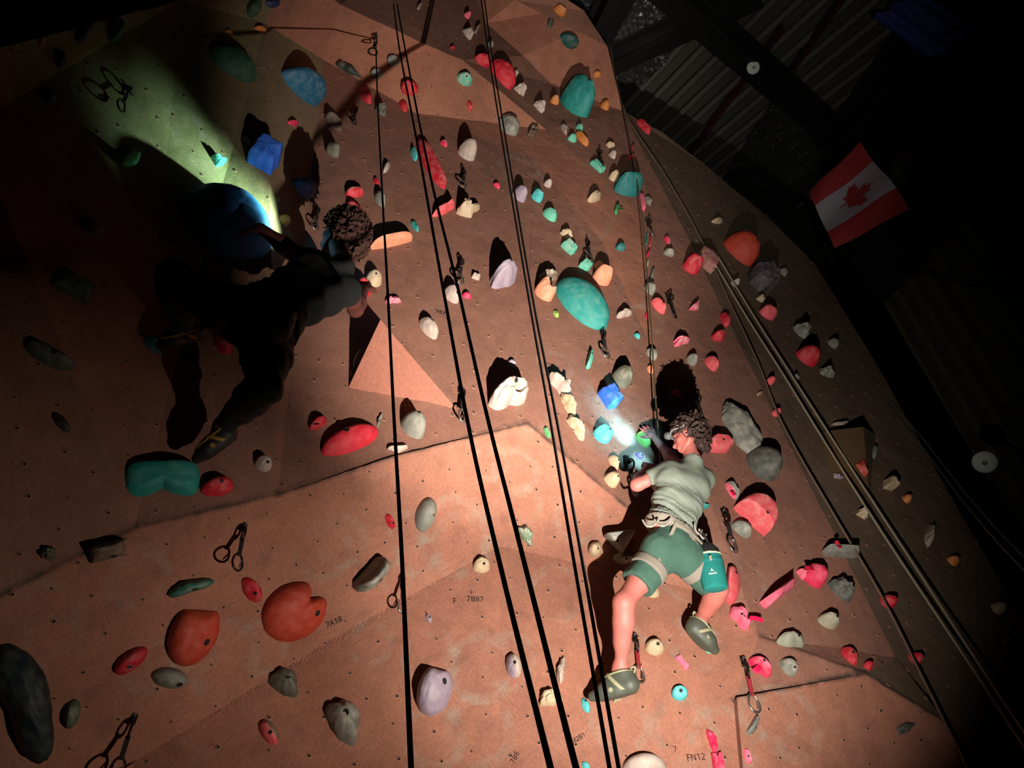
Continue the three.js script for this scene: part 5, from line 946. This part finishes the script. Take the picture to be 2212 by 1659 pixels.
    const pull = heel.clone().addScaledVector(d, -0.03).addScaledVector(up, 0.045); add('pull_loop', tube([pull, pull.clone().addScaledVector(up, 0.03).addScaledVector(d, -0.02), pull.clone().addScaledVector(up, 0.02).addScaledVector(d, 0.02)], 0.005, 14, 6, true), o.shoeTrim, shoe);
    for (const q of [-1, 1]) { const dc = new THREE.CylinderGeometry(0.011, 0.011, 0.006, 14), n = sd.clone().multiplyScalar(q), pp = mid(heel, toe, 0.42).addScaledVector(n, 0.051).addScaledVector(up, -0.008); dc.applyQuaternion(new THREE.Quaternion().setFromUnitVectors(V(0, 1, 0), n)); dc.translate(pp.x, pp.y, pp.z); add('side_dot', dc, o.shoeTrim, shoe); }
  }
  // hair: a curly mass over the skull
  const [fw, up2, sd2] = head.ax, hc = head.o(...o.hairC), hr = o.hairR, he = ellip(hc, [fw, up2, sd2], hr), keep = half(head.o(0.05, 0.02, 0), fw.clone().addScaledVector(up2, -0.75).normalize()), nape = o.nape ? ellip(head.o(...o.nape), [fw, up2, sd2], o.napeR) : null;
  const hairF = (x, y, z) => { let v = he(x, y, z); if (nape) v = smin(v, nape(x, y, z), 0.04); if (v > 0.05) return v; const c1 = 1 - 2 * Math.abs(N3(x * 17, y * 17, z * 17)), c2 = 1 - 2 * Math.abs(N3(x * 34 + 5, y * 34, z * 34)), c3 = N3(x * 75, y * 75, z * 75); return Math.max(v - o.curl * (0.75 * c1 + 0.5 * c2 + 0.22 * c3), keep(x, y, z) - 0.006 * c2); };
  const R = Math.max(...hr) + 0.09;
  const hairM = add('hair', surfaceNets(hairF, hc.clone().subScalar(R), hc.clone().addScalar(R), 0.0052), o.hair);
  for (let i = 0; i < o.wisps; i++) {   // loose curls standing off the mass
    const a = rr(0, 6.28), b = rr(-0.5, 1.3), dir = fw.clone().multiplyScalar(Math.cos(a) * Math.cos(b)).addScaledVector(sd2, Math.sin(a) * Math.cos(b)).addScaledVector(up2, Math.sin(b)); if (keep(...hc.clone().addScaledVector(dir, 0.1).toArray()) > 0) continue;
    const p = hc.clone().addScaledVector(fw, dir.dot(fw) * hr[0]).addScaledVector(up2, dir.dot(up2) * hr[1]).addScaledVector(sd2, dir.dot(sd2) * hr[2]), q = new THREE.Vector3().crossVectors(dir, up2).normalize(), w = new THREE.Vector3().crossVectors(dir, q), pts = [];
    for (let s = 0; s <= 8; s++) pts.push(p.clone().addScaledVector(dir, -0.005 + s * 0.0042).addScaledVector(q, 0.008 * Math.cos(s * 1.5 + i)).addScaledVector(w, 0.008 * Math.sin(s * 1.5 + i)));
    add('curl', tube(pts, 0.0021, 14, 5), o.hair, hairM);
  }
  // headlamp: band round the head, lamp on the brow with its own light
  const bandC = head.o(-0.005, 0.035, 0), bu = up2.clone().addScaledVector(fw, -(o.bandTilt ?? 0.28)).normalize(), bx = new THREE.Vector3().crossVectors(sd2, bu).normalize(), bp = [];
  for (let i = 0; i < 40; i++) { const a = i / 40 * Math.PI * 2; bp.push(bandC.clone().addScaledVector(bx, Math.cos(a) * o.band[0]).addScaledVector(sd2, Math.sin(a) * o.band[1])); }
  const bpos = [], bidx = []; bp.forEach((p, i) => { const outv = p.clone().sub(bandC).normalize(); for (const [u, r] of [[-0.012, 0], [0.012, 0], [0.012, 0.004], [-0.012, 0.004]]) { const q = p.clone().addScaledVector(bu, u).addScaledVector(outv, r); bpos.push(q.x, q.y, q.z); } for (let c = 0; c < 4; c++) { const a = i * 4 + c, b = i * 4 + (c + 1) % 4, n = ((i + 1) % 40) * 4; bidx.push(a, n + c, b, b, n + c, n + (c + 1) % 4); } });
  const bg = new THREE.BufferGeometry(); bg.setAttribute('position', new THREE.Float32BufferAttribute(bpos, 3)); bg.setIndex(bidx); bg.computeVertexNormals();
  const hl = add('headlamp', bg, o.bandMat);
  const lp = bandC.clone().addScaledVector(bx, o.band[0] + 0.014), ld = o.beam.clone().sub(lp).normalize(), lq = new THREE.Quaternion().setFromUnitVectors(V(0, 1, 0), ld), LA = (pts) => { const g = new THREE.LatheGeometry(pts.map(([x, y]) => new THREE.Vector2(x, y)), 20); g.applyQuaternion(lq); g.translate(lp.x, lp.y, lp.z); return g; };
  add('lamp_housing', LA([[0, -0.018], [0.02, -0.018], [0.024, -0.006], [0.024, 0.012], [0.02, 0.014], [0.0185, 0.004], [0, 0.004]]), std(0x55585a, 0.5), hl);
  add('lens', LA([[0, 0.0105], [0.0175, 0.0095], [0.018, 0.006]]), new THREE.MeshStandardMaterial({ color: 0xffffff, emissive: o.beamColor, emissiveIntensity: 5 }), hl);
  const lx = lp.clone().addScaledVector(ld, 0.02);
  for (const [int, ang, bx2, by2] of o.beams) spot(lx, bx2 ? hit(bx2, by2).p : o.beam, o.beamColor, int, ang, 1, 0.6);
  return { t, bk, rt, upT, beltC };
}
// the curly-haired climber
{
  const j = {
    pelvis: J(1450, 1192, 0.4), waist: J(1452, 1128, 0.42), chest: J(1474, 1050, 0.44), neck: J(1497, 995, 0.46), head: J(1487, 946, 0.47),
    shL: J(1447, 1018, 0.44), shR: J(1520, 1036, 0.42), hipL: J(1424, 1200, 0.4), hipR: J(1484, 1206, 0.38),
    elL: J(1376, 1047, 0.3), wrL: J(1398, 1008, 0.16), elR: J(1462, 1003, 0.22), wrR: J(1413, 945, 0.1),
    kneeL: J(1346, 1302, 0.44), ankL: J(1340, 1442, 0.2), heelL: J(1360, 1480, 0.2), toeL: J(1280, 1502, 0.09),
    kneeR: J(1552, 1272, 0.34), ankR: J(1512, 1342, 0.13), heelR: J(1500, 1358, 0.13), toeR: J(1545, 1402, 0.07),
  };
  const cotton = (c, r = 0.92) => std(c, r, { bumpMap: grain, bumpScale: 0.001 });
  const p = makePerson('curly-haired climber in a pale grey-green T-shirt and green shorts, seen from behind, reaching for holds', j, {
    scale: 0.82, skin: std(0xb4655a, 0.6), shirt: cotton(0x7a8072), pants: cotton(0x3c5a4c), harness: std(0x83786c, 0.8), loops: std(0xa79a8e, 0.6), shoe: std(0x474a3e, 0.55), shoeTrim: std(0x96906f, 0.7), hair: std(0x2e1a12, 0.75), bandMat: std(0xb0aca4, 0.7),
    headUp: V(0.18, 1, 0.12).normalize(), headFwd: V(-0.9, -0.1, -0.42).normalize(), calfL: V(0.3, 0, 0.8).normalize(), calfR: V(0.1, 0, 0.9).normalize(), hem: { L: 0.62, R: 0.8 }, sleeve: 0.62,
    handL: { dir: V(0.25, 0.7, -0.6), palm: V(0, 0.1, -1), thumb: 1, curl: 0.5 }, handR: { dir: V(-0.35, 0.95, -0.1), palm: V(0.1, 0, -1), thumb: -1, curl: 0.16 },
    hairC: [-0.03, 0.062, 0], hairR: [0.098, 0.086, 0.086], nape: [-0.085, -0.035, 0], napeR: [0.04, 0.07, 0.06], curl: 0.018, wisps: 46,
    band: [0.1, 0.082], bandTilt: 0.34, beam: hit(1338, 935).p, beamColor: new THREE.Color(0.2, 0.74, 1.0), beams: [[5, 0.24, 1308, 888], [8, 0.25, 1348, 936], [2.6, 0.26, 1384, 998], [1.7, 0.75]], cell: 0.0105,
  });
  // chalk bag clipped to the harness
  const rim = J(1531, 1200, 0.46), base = J(1546, 1272, 0.45), ax = base.clone().sub(rim), L = ax.length(); ax.normalize();
  const bag = thing('chalk_bag', 'teal chalk bag with dark lining hanging from the climber\'s harness', 'chalk bag', rim.clone()), q = new THREE.Quaternion().setFromUnitVectors(V(0, -1, 0), ax), r = 0.061;
  const LB = (pts, n = 40) => { const g = new THREE.LatheGeometry(pts.map(([x, y]) => new THREE.Vector2(x, y)), n); const a = g.attributes.position; for (let i = 0; i < a.count; i++) { const x = a.getX(i), y = a.getY(i), z = a.getZ(i), w = 1 + 0.04 * fbm(x * 30, y * 30, z * 30, 3); a.setXYZ(i, x * w, y, z * w * 0.85); } g.applyQuaternion(q); g.computeVertexNormals(); return g; };
  const teal = std(0x0d7068, 0.85, { side: THREE.DoubleSide });
  const c = []; for (let i = 0; i <= 14; i++) c.push([r * (1.0 + 0.1 * Math.sin(i / 14 * Math.PI)), -L * i / 14]); c.push([r * 0.85, -L * 1.03], [0, -L * 1.05]);
  mesh('bag_body', LB(c.reverse()), teal, bag);
  mesh('rim_piping', LB([[r * 0.97, 0.004], [r * 1.05, 0.006], [r * 1.07, 0], [r * 1.05, -0.006]]), std(0xc8c4a8, 0.7, { side: THREE.DoubleSide }), bag);
  mesh('lining', LB([[0, -L * 0.5], [r * 0.8, -L * 0.45], [r * 0.95, 0.001], [r * 0.92, 0.03], [r * 0.5, 0.062], [r * 0.2, 0.072]]), std(0x120e12, 0.95, { side: THREE.DoubleSide }), bag);
  mesh('brush_band', LB([[r * 1.085, -0.028], [r * 1.11, -0.034], [r * 1.11, -0.042], [r * 1.085, -0.048]]), std(0x0e6e66, 0.8), bag);
  const view = EYE.clone().sub(rim).normalize(), fx = new THREE.Vector3().crossVectors(ax.clone().negate(), view).normalize(), fz = new THREE.Vector3().crossVectors(fx, ax.clone().negate()).normalize();
  const flat = new THREE.Quaternion().setFromRotationMatrix(new THREE.Matrix4().makeBasis(fx, ax.clone().negate(), fz)), pos = ax.clone().multiplyScalar(L * 0.62).addScaledVector(fz, r * 1.08);
  const logo = new THREE.ShapeGeometry(new THREE.Shape([[-0.014, 0], [-0.004, 0.006], [0.0, 0.02], [0.005, 0.008], [0.016, 0], [0.006, 0.003], [0.0, 0.006], [-0.006, 0.003]].map(([x, y]) => new THREE.Vector2(x, y)))); logo.applyQuaternion(flat); logo.translate(pos.x, pos.y, pos.z);
  mesh('white_emblem', logo, std(0xe8efe8, 0.7, { side: THREE.DoubleSide }), bag);
  const words = new TextGeometry('waves', { font, size: 0.011, depth: 0.0004, curveSegments: 3 }); words.translate(-0.019, -0.013, 0); words.applyQuaternion(flat); words.translate(pos.x, pos.y, pos.z); mesh('emblem_lettering', words, std(0xe8efe8, 0.7), bag);
  const buckle = new RoundedBoxGeometry(0.012, 0.026, 0.008, 2, 0.002); buckle.applyQuaternion(flat); const bpz = ax.clone().multiplyScalar(L * 0.22).addScaledVector(fz, r * 1.12).addScaledVector(fx, 0.006); buckle.translate(bpz.x, bpz.y, bpz.z); mesh('cord_lock', buckle, std(0x9a8f7c, 0.6), bag);
  const hook = p.beltC.clone().addScaledVector(p.rt, 0.15).addScaledVector(p.bk, 0.06); mesh('hanging_loop', tube([V(0, 0.0, 0).addScaledVector(fx, -0.02), local(bag, hook), V(0, 0, 0).addScaledVector(fx, 0.03)], 0.006, 20, 6), std(0x1a1518, 0.9), bag);
}
// the dark-clad climber
{
  const j = {
    pelvis: J(552, 706, 0.42), waist: J(600, 664, 0.46), chest: J(684, 614, 0.5), neck: J(742, 572, 0.5), head: J(736, 510, 0.42),
    shL: J(688, 566, 0.4), shR: J(748, 628, 0.46), hipL: J(520, 690, 0.38), hipR: J(578, 742, 0.42),
    elL: J(632, 545, 0.36), wrL: J(562, 492, 0.25), elR: J(768, 668, 0.24), wrR: J(786, 628, 0.12),
    kneeL: J(376, 600, 0.44), ankL: J(398, 706, 0.2), heelL: J(424, 716, 0.19), toeL: J(346, 742, 0.13),
    kneeR: J(572, 838, 0.5), ankR: J(484, 918, 0.2), heelR: J(490, 940, 0.19), toeR: J(424, 988, 0.13),
  };
  const p = makePerson('climber in dark clothes leaning back from the wall and reaching for the huge blue dome', j, {
    scale: 1.06, skin: std(0x5c2c24, 0.7), shirt: std(0x0d0d0c, 0.95), pants: std(0x0e0f0e, 0.95), harness: std(0x2e342e, 0.85), loops: std(0x5c4a50, 0.7), shoe: std(0x1a1512, 0.6), shoeTrim: std(0xa07828, 0.7), hair: std(0x3a1c10, 0.8), bandMat: std(0x1c1a1a, 0.8),
    headUp: V(0.3, 0.95, 0.25).normalize(), headFwd: V(-0.82, 0.3, -0.35).normalize(), calfL: V(0.2, -0.3, 0.8).normalize(), calfR: V(0.3, -0.3, 0.8).normalize(), trousers: true, longSleeve: false, sleeve: 0.2,
    handL: { dir: V(-0.9, 0.25, -0.35), palm: V(-0.2, -0.2, -0.9), thumb: 1, curl: 0.22 }, handR: { dir: V(0.1, 0.9, -0.4), palm: V(0, 0, -1), thumb: -1, curl: 0.4 },
    hairC: [-0.02, 0.055, 0], hairR: [0.12, 0.11, 0.11], nape: [-0.1, -0.04, 0], napeR: [0.06, 0.09, 0.09], curl: 0.03, wisps: 60,
    band: [0.112, 0.09], bandTilt: 0.2, beam: hit(545, 420).p, beamColor: new THREE.Color(0.5, 1.0, 0.72), beams: [[6, 0.3], [4, 0.24, 430, 320], [9, 0.55, 505, 455]], cell: 0.0115,
  });
  const bagP = p.beltC.clone().addScaledVector(p.rt, 0.13).addScaledVector(p.bk, 0.1), bag = thing('chalk_bag', 'olive grey chalk bag hanging at the dark-clad climber\'s hip', 'chalk bag', bagP.clone().add(V(0, -0.03, 0)));
  const g = new THREE.LatheGeometry([[0, -0.15], [0.045, -0.148], [0.058, -0.12], [0.06, -0.05], [0.055, 0], [0.05, 0.0], [0.05, -0.08], [0, -0.09]].map(([x, y]) => new THREE.Vector2(x, y)), 26); mesh('bag_body', g, std(0x3a3c32, 0.9, { side: THREE.DoubleSide }), bag);
  mesh('rim_piping', new THREE.TorusGeometry(0.056, 0.005, 6, 26).rotateX(Math.PI / 2), std(0x22241f, 0.8), bag); mesh('hanging_loop', tube([V(-0.03, 0, 0), V(0, 0.05, 0), V(0.03, 0, 0)], 0.005, 12, 6), std(0x22241f, 0.8), bag);
}
renderer.render(scene, camera);
